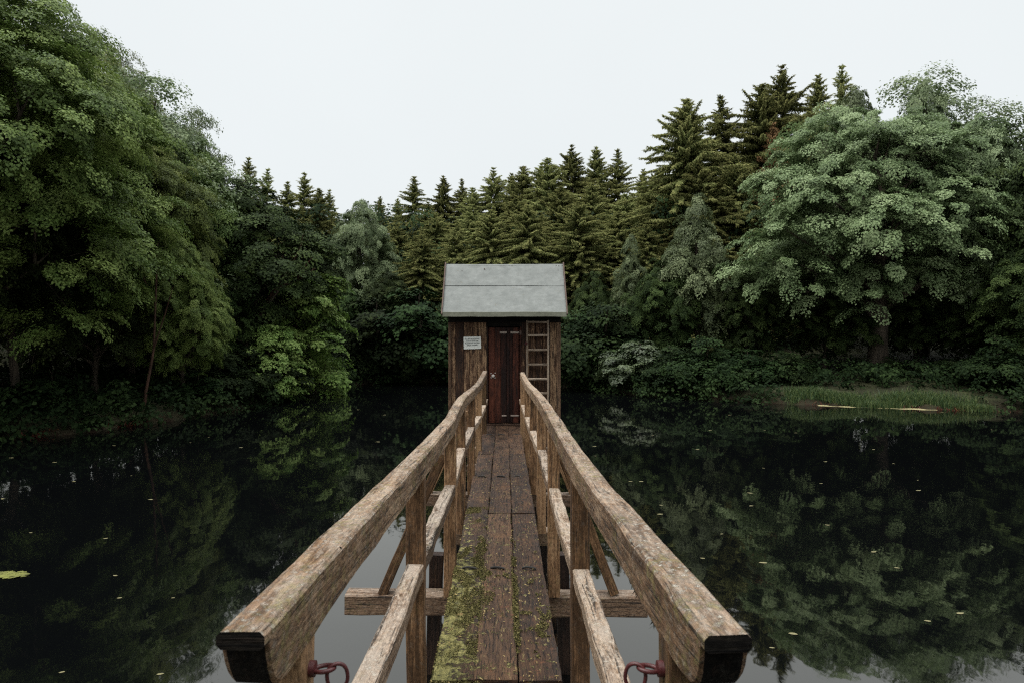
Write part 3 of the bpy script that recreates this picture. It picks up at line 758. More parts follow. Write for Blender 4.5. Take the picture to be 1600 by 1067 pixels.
# ------------------------------------------------------------------ foliage
def leaf_mesh(name, P, D, N, L, Wd, tint, mat):
    """kite shaped leaves: base P, direction D, face normal N, length L, half width Wd"""
    S = np.cross(N, D); S /= np.linalg.norm(S, axis=1)[:, None] + 1e-9
    n = len(P)
    mid = P + D * (L * .45)[:, None]
    v = np.stack([P, mid + S * Wd[:, None] + N * (L * .06)[:, None], P + D * L[:, None] - N * (L * .16)[:, None], mid - S * Wd[:, None] + N * (L * .06)[:, None]], 1).reshape(-1, 3)
    me = bpy.data.meshes.new(name)
    me.vertices.add(4 * n); me.vertices.foreach_set("co", v.astype(np.float32).ravel())
    me.loops.add(4 * n); me.loops.foreach_set("vertex_index", np.arange(4 * n, dtype=np.int32))
    me.polygons.add(n); me.polygons.foreach_set("loop_start", np.arange(0, 4 * n, 4, dtype=np.int32)); me.polygons.foreach_set("loop_total", np.full(n, 4, dtype=np.int32))
    me.update(calc_edges=True)
    a = me.attributes.new("tint", 'FLOAT', 'FACE'); a.data.foreach_set("value", tint.astype(np.float32))
    me.materials.append(mat)
    return me
def unit(a): return a / (np.linalg.norm(a, axis=-1, keepdims=True) + 1e-9)

def sprays_to_leaves(c, nrm, r, rad, per, leaf, droop=.45, jitter=.35, flat=.75, thick=.13):
    """c spray centres, nrm outward unit, rad spray radius -> leaf arrays. Each spray is a drooping shelf of leaves."""
    m = len(c)
    out = nrm.copy(); out[:, 2] *= .5; out = unit(out)
    pn = unit(nrm * (1 - flat) + np.array([0, 0, 1.0]) * flat + r.normal(0, .16, (m, 3)))
    t1 = unit(out - pn * np.sum(out * pn, 1, keepdims=True)); t2 = np.cross(pn, t1)
    k = int(per)
    u = np.sqrt(r.random((m, k))); an = r.uniform(-np.pi, np.pi, (m, k))
    lx = u * np.cos(an) * 1.25 + .15; ly = u * np.sin(an) * .8
    rr = rad[:, None]
    th = r.normal(0, thick, (m, k))
    wob = .10 * np.sin(lx * 5 + c[:, :1] * 3) * np.cos(ly * 6 + c[:, 1:2] * 3)
    hgt = (-droop * (np.maximum(lx, -.3) ** 2 * .8 + ly ** 2 * .5) + th + wob)
    P = c[:, None, :] + t1[:, None, :] * (lx * rr)[..., None] + t2[:, None, :] * (ly * rr)[..., None] + pn[:, None, :] * (hgt * rr)[..., None]
    ang = np.arctan2(ly, lx + .9) + r.normal(0, .55, (m, k))
    D = t1[:, None, :] * np.cos(ang)[..., None] + t2[:, None, :] * np.sin(ang)[..., None] - pn[:, None, :] * (.25 + .5 * np.maximum(lx, 0))[..., None]
    D = unit(D)
    N = unit(pn[:, None, :] + r.normal(0, jitter, (m, k, 3)) + t1[:, None, :] * (.35 * lx)[..., None])
    N = unit(N - D * np.sum(N * D, -1, keepdims=True))
    L = leaf * (.65 + .7 * r.random((m, k))); Wd = L * (.30 + .16 * r.random((m, k)))
    tint = np.clip(r.random(m)[:, None] * .55 + r.random((m, k)) * .45, 0, 1)
    return (P.reshape(-1, 3), D.reshape(-1, 3), N.reshape(-1, 3), L.ravel(), Wd.ravel(), tint.ravel())

def lobes_to_sprays(lobes, r, per_m2, rad, low=.35, inner=.25):
    cs = []; ns = []
    lb = np.array(lobes, float)
    for (x, y, z, rx, ry, rz) in lb:
        area = 4 * np.pi * (((rx * ry) ** 1.6 + (rx * rz) ** 1.6 + (ry * rz) ** 1.6) / 3) ** (1 / 1.6)
        n = int(area * per_m2)
        d = unit(r.normal(size=(n, 3)))
        keep = (d[:, 2] > -.15) | (r.random(n) < low)
        d = d[keep]
        # uneven skin: bulges and hollows
        b = .90 + .13 * np.sin(d[:, 0] * 4.3 + x * 2) * np.cos(d[:, 1] * 4.7 + y) + .10 * np.sin(d[:, 2] * 7 + z) + r.normal(0, .06, len(d))
        deep = r.random(len(d)) < inner
        b = np.where(deep, b * r.uniform(.55, .95, len(d)), b)
        far = (r.random(len(d)) < (.09 if rad > .41 else .02)) & (d[:, 2] > -.2)
        b = np.where(far, b * r.uniform(1.15, 1.42, len(d)), b)
        p = np.array([x, y, z]) + d * np.array([rx, ry, rz]) * b[:, None]
        nn = unit(d / np.array([rx, ry, rz]))
        ok = np.ones(len(p), bool)
        for (x2, y2, z2, a2, b2_, c2) in lb:
            if (x2, y2, z2) == (x, y, z): continue
            q = ((p[:, 0] - x2) / a2) ** 2 + ((p[:, 1] - y2) / b2_) ** 2 + ((p[:, 2] - z2) / c2) ** 2
            ok &= q > .55
        cs.append(p[ok]); ns.append(nn[ok])
    c = np.concatenate(cs); n_ = np.concatenate(ns)
    return c, n_, rad * r.uniform(.65, 1.3, len(c))

def random_lobes(r, H, W, n, base=.26, drop=1.0, top=.86):
    """broadleaf crown from overlapping lobes: n of them, wide in the middle, small at the top"""
    out = []
    for i in range(n):
        u = (i + .5) / n
        z = H * (base + (top - base) * u)
        wv = math.sin(math.pi * min(1, (u * .80 + .18))) ** .7
        rr = W * wv * .62
        a = i * 2.4 + r.uniform(-.4, .4)
        s = W * r.uniform(.24, .40) * (.65 + .45 * wv)
        out.append((rr * math.cos(a), rr * math.sin(a), z, s, s, s * r.uniform(.75, 1.0)))
    out.append((0, 0, H * (base + .25), W * .5, W * .5, H * .2)); out.append((0, 0, H * .68, W * .42, W * .42, H * .22))
    out.append((r.uniform(-.1, .1) * W, 0, H - W * .26, W * .30, W * .30, W * .26))
    return out

def limb_mesh(name, r, H, lobes, r0, mat, lean=(0, 0), first=.16, twigs=0):
    tb = TubeMB()
    pts = []; rad = []
    for i in range(9):
        u = i / 8
        pts.append((lean[0] * u * u + r.normal(0, .012) * H * (u > 0), lean[1] * u * u + r.normal(0, .012) * H * (u > 0), H * .88 * u - (.5 if i == 0 else 0))); rad.append(r0 * (1 - u) ** .8 + .012 * (1 if i else 1.8) + (r0 * .35 if i == 0 else 0))
    tb.tube(pts, rad, 10)
    for (x, y, z, a, b, c) in lobes:
        u0 = max(first, min(.8, (z - .28 * math.hypot(x, y) - c * .4) / (H * .88)))
        k = u0 * 8; i = int(k); f = k - i
        p0 = Vector(pts[i]).lerp(Vector(pts[min(8, i + 1)]), f)
        p3 = Vector((x, y, z + c * .35)); q = p0.lerp(p3, .5) + Vector((r.normal(0, .12), r.normal(0, .12), -.05)) * (p3 - p0).length * .5
        rr = max(.02, r0 * .42 * (1 - u0 * .6))
        path = []
        for j in range(7):
            t = j / 6; path.append(p0 * (1 - t) ** 2 + q * 2 * t * (1 - t) + p3 * t * t)
        tb.tube(path, [rr * (1 - .85 * j / 6) for j in range(7)], 7)
        for m in range(3 + twigs):
            t = r.uniform(.45, 1); i = min(5, int(t * 6)); b0 = path[i]
            d = Vector(unit(r.normal(size=3) + np.array([0, 0, .5]))) * a * r.uniform(.6, 1.05)
            tb.tube([b0, b0 + d * .55 + Vector((0, 0, .06 * a)), b0 + d], [rr * .35, rr * .2, .006], 5)
    return tb.mesh(name, mat)

KIND = {}
def def_broad(kind, seed, H, W, lobes, per_m2, rad, per, leaf, leafmat, trunk_r, bark='bark', droop=.45, lean=(0, 0), low=.35, inner=.25, flat=.75, jitter=.27, twigs=0, thick=.13):
    r = np.random.default_rng(seed)
    if isinstance(lobes, int): lobes = random_lobes(r, H, W, lobes)
    elif callable(lobes): lobes = lobes(r)
    c, n, rd = lobes_to_sprays(lobes, r, per_m2, rad, low, inner)
    ar = sprays_to_leaves(c, n, r, rd, per, leaf, droop=droop, flat=flat, jitter=jitter, thick=thick)
    KIND[kind] = (H, W, leaf_mesh("crown", *ar, M[leafmat]), limb_mesh("trunk", r, H, lobes, trunk_r, M[bark], lean, twigs=twigs))
    print(kind, "leaves", len(ar[0]))

# the big dome-crowned tree on the right bank: many hanging lobes like scales (x right, y away, z up; 32 m off)
def syc_lobes(r):
    S = 32 / 1067; out = []
    L_ = [(1385, 262, 108, 0), (1292, 232, 66, .8), (1335, 205, 62, 1.8), (1478, 262, 92, .2), (1268, 322, 78, -1.4), (1342, 372, 92, -2.2), (1212, 372, 62, -1.0), (1248, 432, 66, -.4), (1330, 455, 62, -1.0),
          (1436, 352, 92, -2.0), (1516, 322, 72, -.6), (1548, 262, 50, .8), (1478, 436, 66, -.2), (1186, 432, 44, .4), (1296, 286, 64, -1.2), (1420, 440, 58, -.6), (1535, 410, 60, -.8), (1225, 300, 50, .2), (1450, 210, 60, 1.0), (1400, 330, 120, 3.0), (1320, 420, 100, 3.0), (1460, 420, 100, 3.0)]
    for (px, py, rp, dy) in L_:
        k = (32 + dy) / 1067
        rr = rp * k * .90
        out.append(((px - 1372) * k, dy, (516 - py) * k + 2.3, rr, rr * .9, rr * .88))
    return out
def_broad('sycamore', 3, 13.6, 6.5, syc_lobes, 2.2, .50, 260, .10, 'leafA', .42, low=.25, inner=.12, droop=.6, flat=.8)
def_broad('bank_tree', 5, 11.0, 4.6, 24, 3.2, .42, 340, .070, 'leafB', .24, low=.3, droop=.55, flat=.8)
def_broad('tall_bank_tree', 6, 13.0, 5.0, 28, 2.9, .44, 400, .068, 'leafB', .30, low=.3, droop=.55, flat=.8)
def_broad('airy_tree', 8, 10.0, 2.6, 13, 3.0, .40, 100, .072, 'leafC', .11, low=.6, inner=.5, droop=.25, twigs=7, thick=.20, jitter=.45)
def_broad('narrow_tree', 9, 9.0, 2.5, 20, 3.2, .42, 200, .09, 'leafC', .16, low=.3, droop=.75)
def_broad('round_tree', 10, 9.5, 4.2, 22, 2.6, .46, 200, .10, 'leafC', .22, low=.3, droop=.55, flat=.8)
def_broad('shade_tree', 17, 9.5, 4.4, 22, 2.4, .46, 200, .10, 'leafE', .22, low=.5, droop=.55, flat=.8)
def bush_lobes(r):
    out = []
    for i in range(9):
        a = i * 2.4; q = .75 * math.sqrt(i / 9)
        s = r.uniform(.45, .7)
        out.append((1.6 * q * math.cos(a), 1.6 * q * math.sin(a), 2.0 * (1 - q * .75) * r.uniform(.55, 1.0) + .2, s * 1.1, s * 1.1, s))
    return out
def_broad('bush', 12, 2.9, 2.0, bush_lobes, 5.0, .34, 110, .10, 'bush', .05, low=.6, droop=.5)
def_broad('pale_bush', 13, 2.9, 2.0, bush_lobes, 5.0, .34, 120, .095, 'leafF', .05, low=.6, droop=.5)
def shrub_lobes(r):
    out = []
    for i in range(15):
        u = i / 14; a = i * 2.4; w_ = 1.5 * (1 - u * .55)
        s = r.uniform(.42, .62)
        out.append((w_ * .75 * math.cos(a) + .5 * u, w_ * .75 * math.sin(a), .6 + 3.7 * u, s, s, s * .9))
    return out
def_broad('shrub_tree', 14, 4.9, 2.0, shrub_lobes, 5.0, .34, 110, .10, 'leafD', .06, bark='redbark', low=.6, droop=.4, twigs=2)

def def_spruce(kind, seed, H, Lmax, bare=.12, dens=1.0, mat='spruce', sparse_top=0.0, bark='sprucebark', slope_=.55):
    r = np.random.default_rng(seed)
    P = []; D = []; N = []; L = []; Wd = []; T = []
    tb = TubeMB(); tb.tube([(0, 0, -.6), (0, 0, .3), (.02, .0, H * .5), (0, 0, H * .995)], [.30, .22, .13, .008], 9)
    z = H * bare
    while z < H - .12:
        u = z / H
        Lb = min(Lmax * (1.15 - .25 * u), slope_ * (H - z) ** 1.12 * .82) * r.uniform(.75, 1.15) + .12
        nb = int(round((8.0 + 3.0 * r.random()) * (.8 if u > .9 else 1)))
        a0 = r.uniform(0, 6.28)
        for b in range(nb):
            if sparse_top and u > .55 and r.random() < sparse_top: continue
            az = a0 + b * 6.283 / nb + r.normal(0, .18)
            l = Lb * (.35 + .95 * r.random() ** .8)
            el = .55 * max(0, (u - .72) / .28) - .42 * (1 - u) + r.normal(0, .24)
            hd = np.array([math.cos(az), math.sin(az), 0.0]); sd_ = np.array([-math.sin(az), math.cos(az), 0.0])
            base = np.array([0, 0, min(H - .05, z + r.normal(0, .22) * min(1, (H - z) / 2.5))])
            m = max(7, int(l * 17 * dens))
            s = np.linspace(.10, 1, m) * l
            sag = -.10 * s * s / max(l, .3) * 1.6 + .16 * np.maximum(0, s / l - .6) * l * .6
            pos = base + hd * (s * math.cos(el))[:, None] + np.array([0, 0, 1.0]) * (s * math.sin(el) + sag)[:, None]
            if l > .5: tb.tube([pos[0] - hd * .05, pos[m // 2], pos[-1]], [.008 + .006 * l, .006 + .003 * l, .003], 4, cap=False)
            for side in (-1, 1):
                for rep in range(3):
                    tl = (.11 + .20 * np.minimum(1, (l - s) / max(.6, l) * 1.6)) * (1.0, 1.15, 1.25)[rep] * min(1, .45 + l * .3) * r.uniform(.6, 1.25, m)
                    d = hd * r.uniform(.35, .9, m)[:, None] + sd_ * (side * r.uniform(.15, .75, m))[:, None] + np.array([0, 0, 1.0]) * r.uniform((-.7, -1.8, -3.0)[rep], (.2, -.1, -.5)[rep], m)[:, None]
                    P.append(pos + r.normal(0, .03, (m, 3))); D.append(unit(d)); L.append(tl)
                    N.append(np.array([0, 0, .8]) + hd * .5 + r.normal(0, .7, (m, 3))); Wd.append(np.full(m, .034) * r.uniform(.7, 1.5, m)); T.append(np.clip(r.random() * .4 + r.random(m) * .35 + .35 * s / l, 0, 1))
            P.append(pos[-2:]); D.append(unit(np.repeat((hd + np.array([0, 0, .15]))[None], 2, 0))); N.append(np.tile([0, 0, 1.0], (2, 1)) + 0); L.append(np.full(2, .20)); Wd.append(np.full(2, .05)); T.append(np.full(2, .8))
        z += (.22 + .14 * r.random()) * (1.0 if u < .85 else .85)
    P = np.concatenate(P); D = np.concatenate(D); N = unit(np.concatenate(N)); L = np.concatenate(L); Wd = np.concatenate(Wd); T = np.concatenate(T)
    N = unit(N - D * np.sum(N * D, 1, keepdims=True))
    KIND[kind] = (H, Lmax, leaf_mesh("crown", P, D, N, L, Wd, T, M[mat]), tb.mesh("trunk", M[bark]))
    print(kind, "sprays", len(P))
def_spruce('spruce_a', 21, 18.0, 3.3, slope_=.72)
def_spruce('spruce_b', 22, 18.0, 2.8, dens=.95, slope_=.56)
def_spruce('spruce_c', 23, 18.0, 3.2, dens=1.0, sparse_top=.12, slope_=.64)
def_spruce('spruce_d', 27, 18.0, 2.6, dens=.85, sparse_top=.22, slope_=.46, bare=.18)
def_spruce('spruce_thin', 24, 17.0, 2.3, bare=.25, dens=.75, sparse_top=.30, slope_=.42)
def_spruce('spruce_brown', 25, 14.0, 2.0, bare=.3, dens=.9, mat='brownspruce')

def tree(name, kind, px, d, top, label, cat, group=None, w=1.0, rz=None, sink=.15):
    """px, d: where its axis stands (direction and metres ahead); top: height of its tip in the photograph"""
    H, W, crown, trunk = KIND[kind]
    x = wx(px, d); g = gz(x, d) - sink
    h = (wz(top, d) - g) / H
    t = empty(name, (x, d, g), rz if rz is not None else random.uniform(0, 6.28))
    t.rotation_euler = (random.gauss(0, .014), random.gauss(0, .014), t.rotation_euler[2])
    t.scale = (h ** .6 * w, h ** .6 * w, h)
    tag(t, label, cat, group)
    link("trunk", trunk, t); link("crown", crown, t)
    return t
GB = "broadleaf trees on the left bank"
tree("broadleaf_tree", 'tall_bank_tree', -70, 17.0, -110, "tallest leafy tree, filling the top left corner of the photo", "tree", GB, 1.05)
tree("broadleaf_tree", 'shade_tree', 20, 18.0, 205, "dark leafy tree hanging low over the water at the left edge", "tree", GB, 0.62)
tree("broadleaf_tree", 'tall_bank_tree', 60, 22.0, 40, "leafy tree just below the tallest one in the upper left corner", "tree", GB, .95)
tree("broadleaf_tree", 'bank_tree', 205, 22.5, 165, "broad green tree in the middle of the left bank, right of the dark hollow", "tree", GB, 0.66)
tree("airy_tree", 'airy_tree', 225, 25.0, 95, "loose see-through tree against the sky on the upper left slope", "tree", GB, 1.35)
tree("airy_tree", 'airy_tree', 312, 27.0, 158, "thin see-through tree with bare twigs at the lower end of the left slope", "tree", GB, .75)
tree("broadleaf_tree", 'bank_tree', 300, 26.5, 225, "bright green tree on the left bank below the thin bare-twigged tree", "tree", GB, .72)
tree("broadleaf_tree", 'bank_tree', 285, 21.5, 375, "low yellow green tree reaching over the water on the left bank", "tree", GB, 0.52)
tree("broadleaf_tree", 'shade_tree', 378, 28.0, 285, "dark narrow leafy tree where the left bank meets the spruces", "tree", GB, 1.1)
tree("broadleaf_tree", 'tall_bank_tree', 130, 30.0, 60, "leafy tree behind the others high on the left slope", "tree", GB, 1.0)
tree("broadleaf_tree", 'shade_tree', 150, 20.6, 330, "dark leafy tree in the hollow of the left bank", "tree", GB, .6)
tree("broadleaf_tree", 'shade_tree', 330, 25.0, 400, "dark leafy tree low on the left bank behind the bare russet branch", "tree", GB, .6)
tree("shrub_tree", 'shrub_tree', 462, 27.2, 412, "fresh green young tree leaning over the water at the left bank's end", "tree", None, 1.15, 0.0)
tree("shrub_tree", 'shrub_tree', 418, 24.6, 500, "small fresh green shrub below the leaning young tree on the left bank", "shrub", None, 1.0, 1.1)
# left group of spruces
GS = "spruces on the skyline"
for kind, px, d, top, w_, lab in (
    ('spruce_thin', 388, 44, 243, .9, "thin dark spruce with clear whorls at the foot of the left slope"),
    ('spruce_thin', 408, 46, 262, .8, "slightly lower thin spruce beside the one with clear whorls"),
    ('spruce_d', 452, 44, 282, .85, "left one of the sparse brown-green spruces behind the fresh green young tree"),
    ('spruce_thin', 472, 46, 270, 1.0, "sparse see-through spruce, tallest of those behind the fresh green young tree"),
    ('spruce_a', 490, 45, 293, .75, "right one of the sparse brown-green spruces behind the fresh green young tree"),
    ('spruce_thin', 518, 50, 296, .8, "thin spruce tip just left of the grey-green round tree"),
    ('spruce_b', 591, 58, 306, .7, "small lone spruce tip poking up behind the grey-green round tree"),
    ('spruce_b', 625, 55, 310, .75, "small spruce at the left foot of the middle spruce row"),
    ('spruce_d', 646, 52, 273, .95, "dark pointed spruce standing highest at the left end of the middle row"),
    ('spruce_b', 672, 48, 315, .9, "lower green spruce between two pointed ones left of the hut roof"),
    ('spruce_b', 695, 55, 273, .85, "bare-tipped spruce above the left end of the hut roof"),
    ('spruce_d', 717, 56, 279, .8, "spruce with a ragged tip right of the bare-tipped one"),
    ('spruce_a', 740, 53, 291, .9, "shorter brownish spruce above the left half of the hut roof"),
    ('spruce_c', 771, 54, 262, .95, "spruce with a fine tip above the middle of the hut roof"),
    ('spruce_b', 797, 56, 270, .8, "slim spruce just right of the fine-tipped one above the hut roof"),
    ('spruce_a', 820, 52, 257, 1.0, "dense grey-green spruce above the door of the hut"),
    ('spruce_d', 842, 56, 253, .8, "small dark tip beside the dense grey-green spruce"),
    ('spruce_a', 862, 50, 244, 1.1, "broad yellow-green spruce above the right half of the hut roof"),
    ('spruce_c', 899, 54, 226, .95, "tall brown-tipped spruce just right of the hut roof"),
    ('spruce_b', 936, 55, 229, .9, "middle of the three brown-tipped spruces right of the hut roof"),
    ('spruce_d', 966, 54, 232, .95, "right one of the three brown-tipped spruces right of the hut roof"),
    ('spruce_b', 1002, 56, 262, .8, "low pale spruce in the dip between the middle row and the tall right group"),
    ('spruce_a', 1063, 41, 153, 1.12, "tall olive-brown spruce at the left of the right-hand group"),
    ('spruce_c', 1090, 43, 178, .95, "spruce tip close to the tall olive-brown one in the right-hand group"),
    ('spruce_d', 1127, 42, 146, .95, "slim spruce between the two tallest ones of the right-hand group"),
    ('spruce_a', 1188, 41, 128, 1.05, "broad brown-green spruce behind the upper left of the big domed tree"),
    ('spruce_c', 1219, 42, 100, .95, "tallest spruce in the photo, in the right-hand group"),
    ('spruce_b', 1276, 45, 116, .8, "short brownish spruce tip right of the tallest spruce"),
    ('spruce_thin', 1322, 43, 98, .9, "lone spruce tip sticking out above the big domed tree"),
    ('spruce_a', 1030, 42, 262, .9, "lower dark spruce in front of the tall right-hand group")):
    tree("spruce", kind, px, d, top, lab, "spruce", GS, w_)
tree("dead_spruce", 'spruce_brown', 1206, 39.5, 190, "rust-brown dying spruce between the tall spruces and the big domed tree", "spruce", None, .7)
GF = "lower spruces in front of the skyline row"
for kind, px, d, top, w_, lab in (
    ('spruce_a', 681, 46, 330, 1.0, "green spruce in the second row left of the hut roof"),
    ('spruce_d', 735, 46, 318, 1.05, "green spruce in the second row above the left part of the hut roof"),
    ('spruce_c', 802, 45, 305, 1.05, "green spruce in the second row above the hut door"),
    ('spruce_a', 875, 46, 288, 1.05, "olive spruce in the second row above the right end of the hut roof"),
    ('spruce_b', 925, 47, 285, 1.1, "olive spruce in the second row right of the hut roof"),
    ('spruce_a', 978, 45, 300, 1.1, "olive spruce in the second row left of the tall right-hand group"),
    ('spruce_d', 1150, 38.5, 235, 1.1, "olive spruce in front of the tallest spruces of the right-hand group"),
    ('spruce_c', 1098, 39, 250, 1.1, "olive spruce behind the tip of the narrow grey-green tree"),
    ('spruce_c', 622, 47, 350, 1.0, "shaded spruce right of the grey-green round tree"),
    ('spruce_a', 660, 42, 365, .95, "low green spruce left of the hut roof, behind the dark shrubs"),
    ('spruce_d', 712, 43, 345, 1.0, "low spruce right behind the left end of the hut roof"),
    ('spruce_a', 765, 42, 325, 1.1, "wide low spruce right behind the middle of the hut roof"),
    ('spruce_a', 838, 41, 318, 1.1, "wide low spruce with pale twigs behind the right half of the hut roof"),
    ('spruce_c', 905, 41, 310, 1.1, "low spruce with hanging twigs just right of the hut roof"),
    ('spruce_b', 955, 42, 330, 1.1, "shaded low spruce between the hut and the narrow leafy tree"),
    ('spruce_d', 1010, 38, 345, 1.0, "shaded low spruce left of the narrow grey-green tree")):
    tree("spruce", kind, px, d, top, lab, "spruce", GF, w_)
# broadleaf trees in the middle distance and on the right
GR = "broadleaf trees behind and right of the hut"
tree("broadleaf_tree", 'round_tree', 560, 42.0, 312, "grey-green round-crowned tree on the skyline left of the hut", "tree", GR, 0.62)
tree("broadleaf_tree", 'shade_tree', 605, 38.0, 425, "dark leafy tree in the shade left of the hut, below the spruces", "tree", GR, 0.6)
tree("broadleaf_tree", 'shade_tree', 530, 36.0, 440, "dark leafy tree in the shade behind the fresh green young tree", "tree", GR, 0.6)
tree("broadleaf_tree", 'narrow_tree', 1092, 30.5, 308, "narrow grey-green tree left of the big domed tree", "tree", GR, 0.72)
tree("broadleaf_tree", 'sycamore', 1372, 28.5, 150, "big tree with a pale domed crown on the right bank", "tree", GR, 1.0, 0.0)
tree("airy_tree", 'airy_tree', 1440, 33.0, 108, "loose see-through crown rising behind the top of the big domed tree", "tree", GR, 1.6)
tree("broadleaf_tree", 'round_tree', 1525, 28.5, 182, "green tree forming the right shoulder of the big domed tree", "tree", GR, .62)
tree("broadleaf_tree", 'round_tree', 1432, 30.5, 128, "pale crown right behind the top of the big domed tree", "tree", GR, .45)
tree("airy_tree", 'airy_tree', 1530, 32.0, 150, "see-through crown behind the right shoulder of the big domed tree", "tree", GR, 1.4)
tree("broadleaf_tree", 'round_tree', 1330, 37.0, 140, "pale crown behind the upper left of the big domed tree", "tree", GR, 0.55)
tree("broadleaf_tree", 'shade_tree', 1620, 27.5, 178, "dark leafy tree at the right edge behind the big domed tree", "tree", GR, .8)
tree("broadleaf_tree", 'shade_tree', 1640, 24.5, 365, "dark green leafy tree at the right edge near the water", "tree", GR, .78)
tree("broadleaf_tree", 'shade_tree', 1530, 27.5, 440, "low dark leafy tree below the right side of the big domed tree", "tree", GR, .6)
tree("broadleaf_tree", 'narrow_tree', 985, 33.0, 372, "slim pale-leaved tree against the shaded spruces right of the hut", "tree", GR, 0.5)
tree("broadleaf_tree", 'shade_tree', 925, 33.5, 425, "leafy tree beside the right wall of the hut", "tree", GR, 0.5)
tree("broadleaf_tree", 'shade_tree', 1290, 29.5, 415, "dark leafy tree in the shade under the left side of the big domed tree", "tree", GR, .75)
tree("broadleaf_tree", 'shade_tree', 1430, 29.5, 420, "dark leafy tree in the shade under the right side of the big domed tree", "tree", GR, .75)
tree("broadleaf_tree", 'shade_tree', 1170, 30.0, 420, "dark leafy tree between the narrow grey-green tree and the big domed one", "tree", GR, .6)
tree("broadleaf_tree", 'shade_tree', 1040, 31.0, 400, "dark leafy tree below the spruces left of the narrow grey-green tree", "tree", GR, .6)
tree("broadleaf_tree", 'tall_bank_tree', 1820, 27.0, 230, "leafy tree just beyond the right edge of the photo", "tree", GR, .9)
# bushes along the water
GBU = "bushes along the water's edge"
for px, d, top, w_, lab in (
    (590, 34.5, 455, 1.5, "large shaded bush at the far end of the pond, left one of three"), (655, 35.0, 440, 1.7, "large shaded bush at the far end of the pond, left of the hut wall"),
    (700, 35.5, 465, 1.4, "shaded bush right behind the left wall of the hut"), (545, 33.5, 520, 1.2, "low dark bush at the far left corner of the pond"),
    (900, 32.5, 480, 1.5, "shaded bush right behind the right wall of the hut"), (945, 31.0, 465, 1.5, "shaded bush right of the hut beneath the slim pale tree"),
    (1000, 28.5, 528, 1.3, "bush with glossy pale leaves at the water right of the hut"), (1050, 27.2, 535, 1.2, "bush at the water next to the glossy pale one"),
    (1105, 26.8, 520, 1.3, "dark bush below the narrow grey-green tree"), (1170, 26.5, 540, 1.2, "dark bush at the water left of the grassy strip"),
    (1230, 26.8, 545, 1.2, "dark bush behind the left end of the grassy strip"), (1390, 27.5, 560, 1.2, "dark bush behind the middle of the grassy strip"),
    (1480, 26.0, 560, 1.2, "dark bush behind the right end of the grassy strip"), (1560, 24.0, 520, 1.2, "dark bush at the water by the right edge"),
    (390, 24.5, 520, 1.3, "dark bush at the water left of the fresh green young tree"), (310, 21.5, 575, .9, "dark bush at the water below the low yellow-green tree"),
    (345, 22.8, 545, 1.2, "dark bush below the right side of the low yellow-green tree"), (80, 18.2, 570, 1.0, "dark bush at the water below the tree hanging low on the left"), (5, 17.6, 590, 1.0, "dark bush at the left edge of the photo by the water"),
    (180, 19.5, 590, .8, "small dark bush left of the slender leaning trunk"), (500, 31.0, 540, 1.2, "bush at the water right below the leaning young tree")):
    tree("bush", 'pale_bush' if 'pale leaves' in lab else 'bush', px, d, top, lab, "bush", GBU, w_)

# the slender russet trunk on the left bank, and the bare branches leaning out of the bank
def bare(name, pts, r0, r1, mat, label, cat, branches=(), n=8):
    b = Vector(pts[0]); t = empty(name, b); tag(t, label, cat)
    tb = TubeMB(); P = [Vector(p) - b for p in pts]
    tb.tube(P, [r0 + (r1 - r0) * i / (len(P) - 1) for i in range(len(P))], n); tb.build("trunk", mat, t)
    for br in branches:
        tb = TubeMB(); Q = [Vector(p) - b for p in br]
        tb.tube(Q, [r1 * 1.1 * (1 - .85 * i / (len(Q) - 1)) + .006 for i in range(len(Q))], 6); tb.build("branch", mat, t)
def W3(px, py, d): return (wx(px, d), d, wz(py, d))
bare("slender_tree", [W3(226, 634, 19.6), W3(228, 610, 19.6), W3(234, 580, 19.6), W3(240, 545, 19.7), W3(243, 470, 19.9), W3(246, 380, 20.4)], .05, .022, M['redbark'],
     "slender leaning trunk with a russet foot on the left bank", "tree", ([W3(240, 545, 19.7), W3(258, 490, 19.5), W3(270, 450, 19.3)], [W3(243, 480, 19.9), W3(222, 430, 20.0), W3(205, 400, 20.0)]))
bare("dead_branch", [W3(402, 500, 26.4), W3(415, 475, 26.2), W3(428, 455, 26.0), W3(446, 446, 25.8), W3(462, 441, 25.7), W3(492, 420, 25.5)], .10, .03, M['redbark'],
     "russet bare branch reaching out above the fresh green young tree", "branch", ([W3(430, 452, 26), W3(455, 415, 26), W3(470, 385, 26), W3(474, 365, 26)], [W3(450, 445, 25.8), W3(452, 420, 25.8), W3(440, 400, 25.8)], [W3(462, 441, 25.7), W3(470, 425, 25.5), W3(490, 400, 25.4)]))
bare("fallen_branch", [W3(400, 500, 25.8), W3(415, 482, 25.6), W3(434, 455, 25.4)], .09, .04, M['bark'], "short dark broken branch below the russet bare one", "branch", ([W3(408, 490, 25.7), W3(398, 474, 25.6), W3(412, 462, 25.5)],))

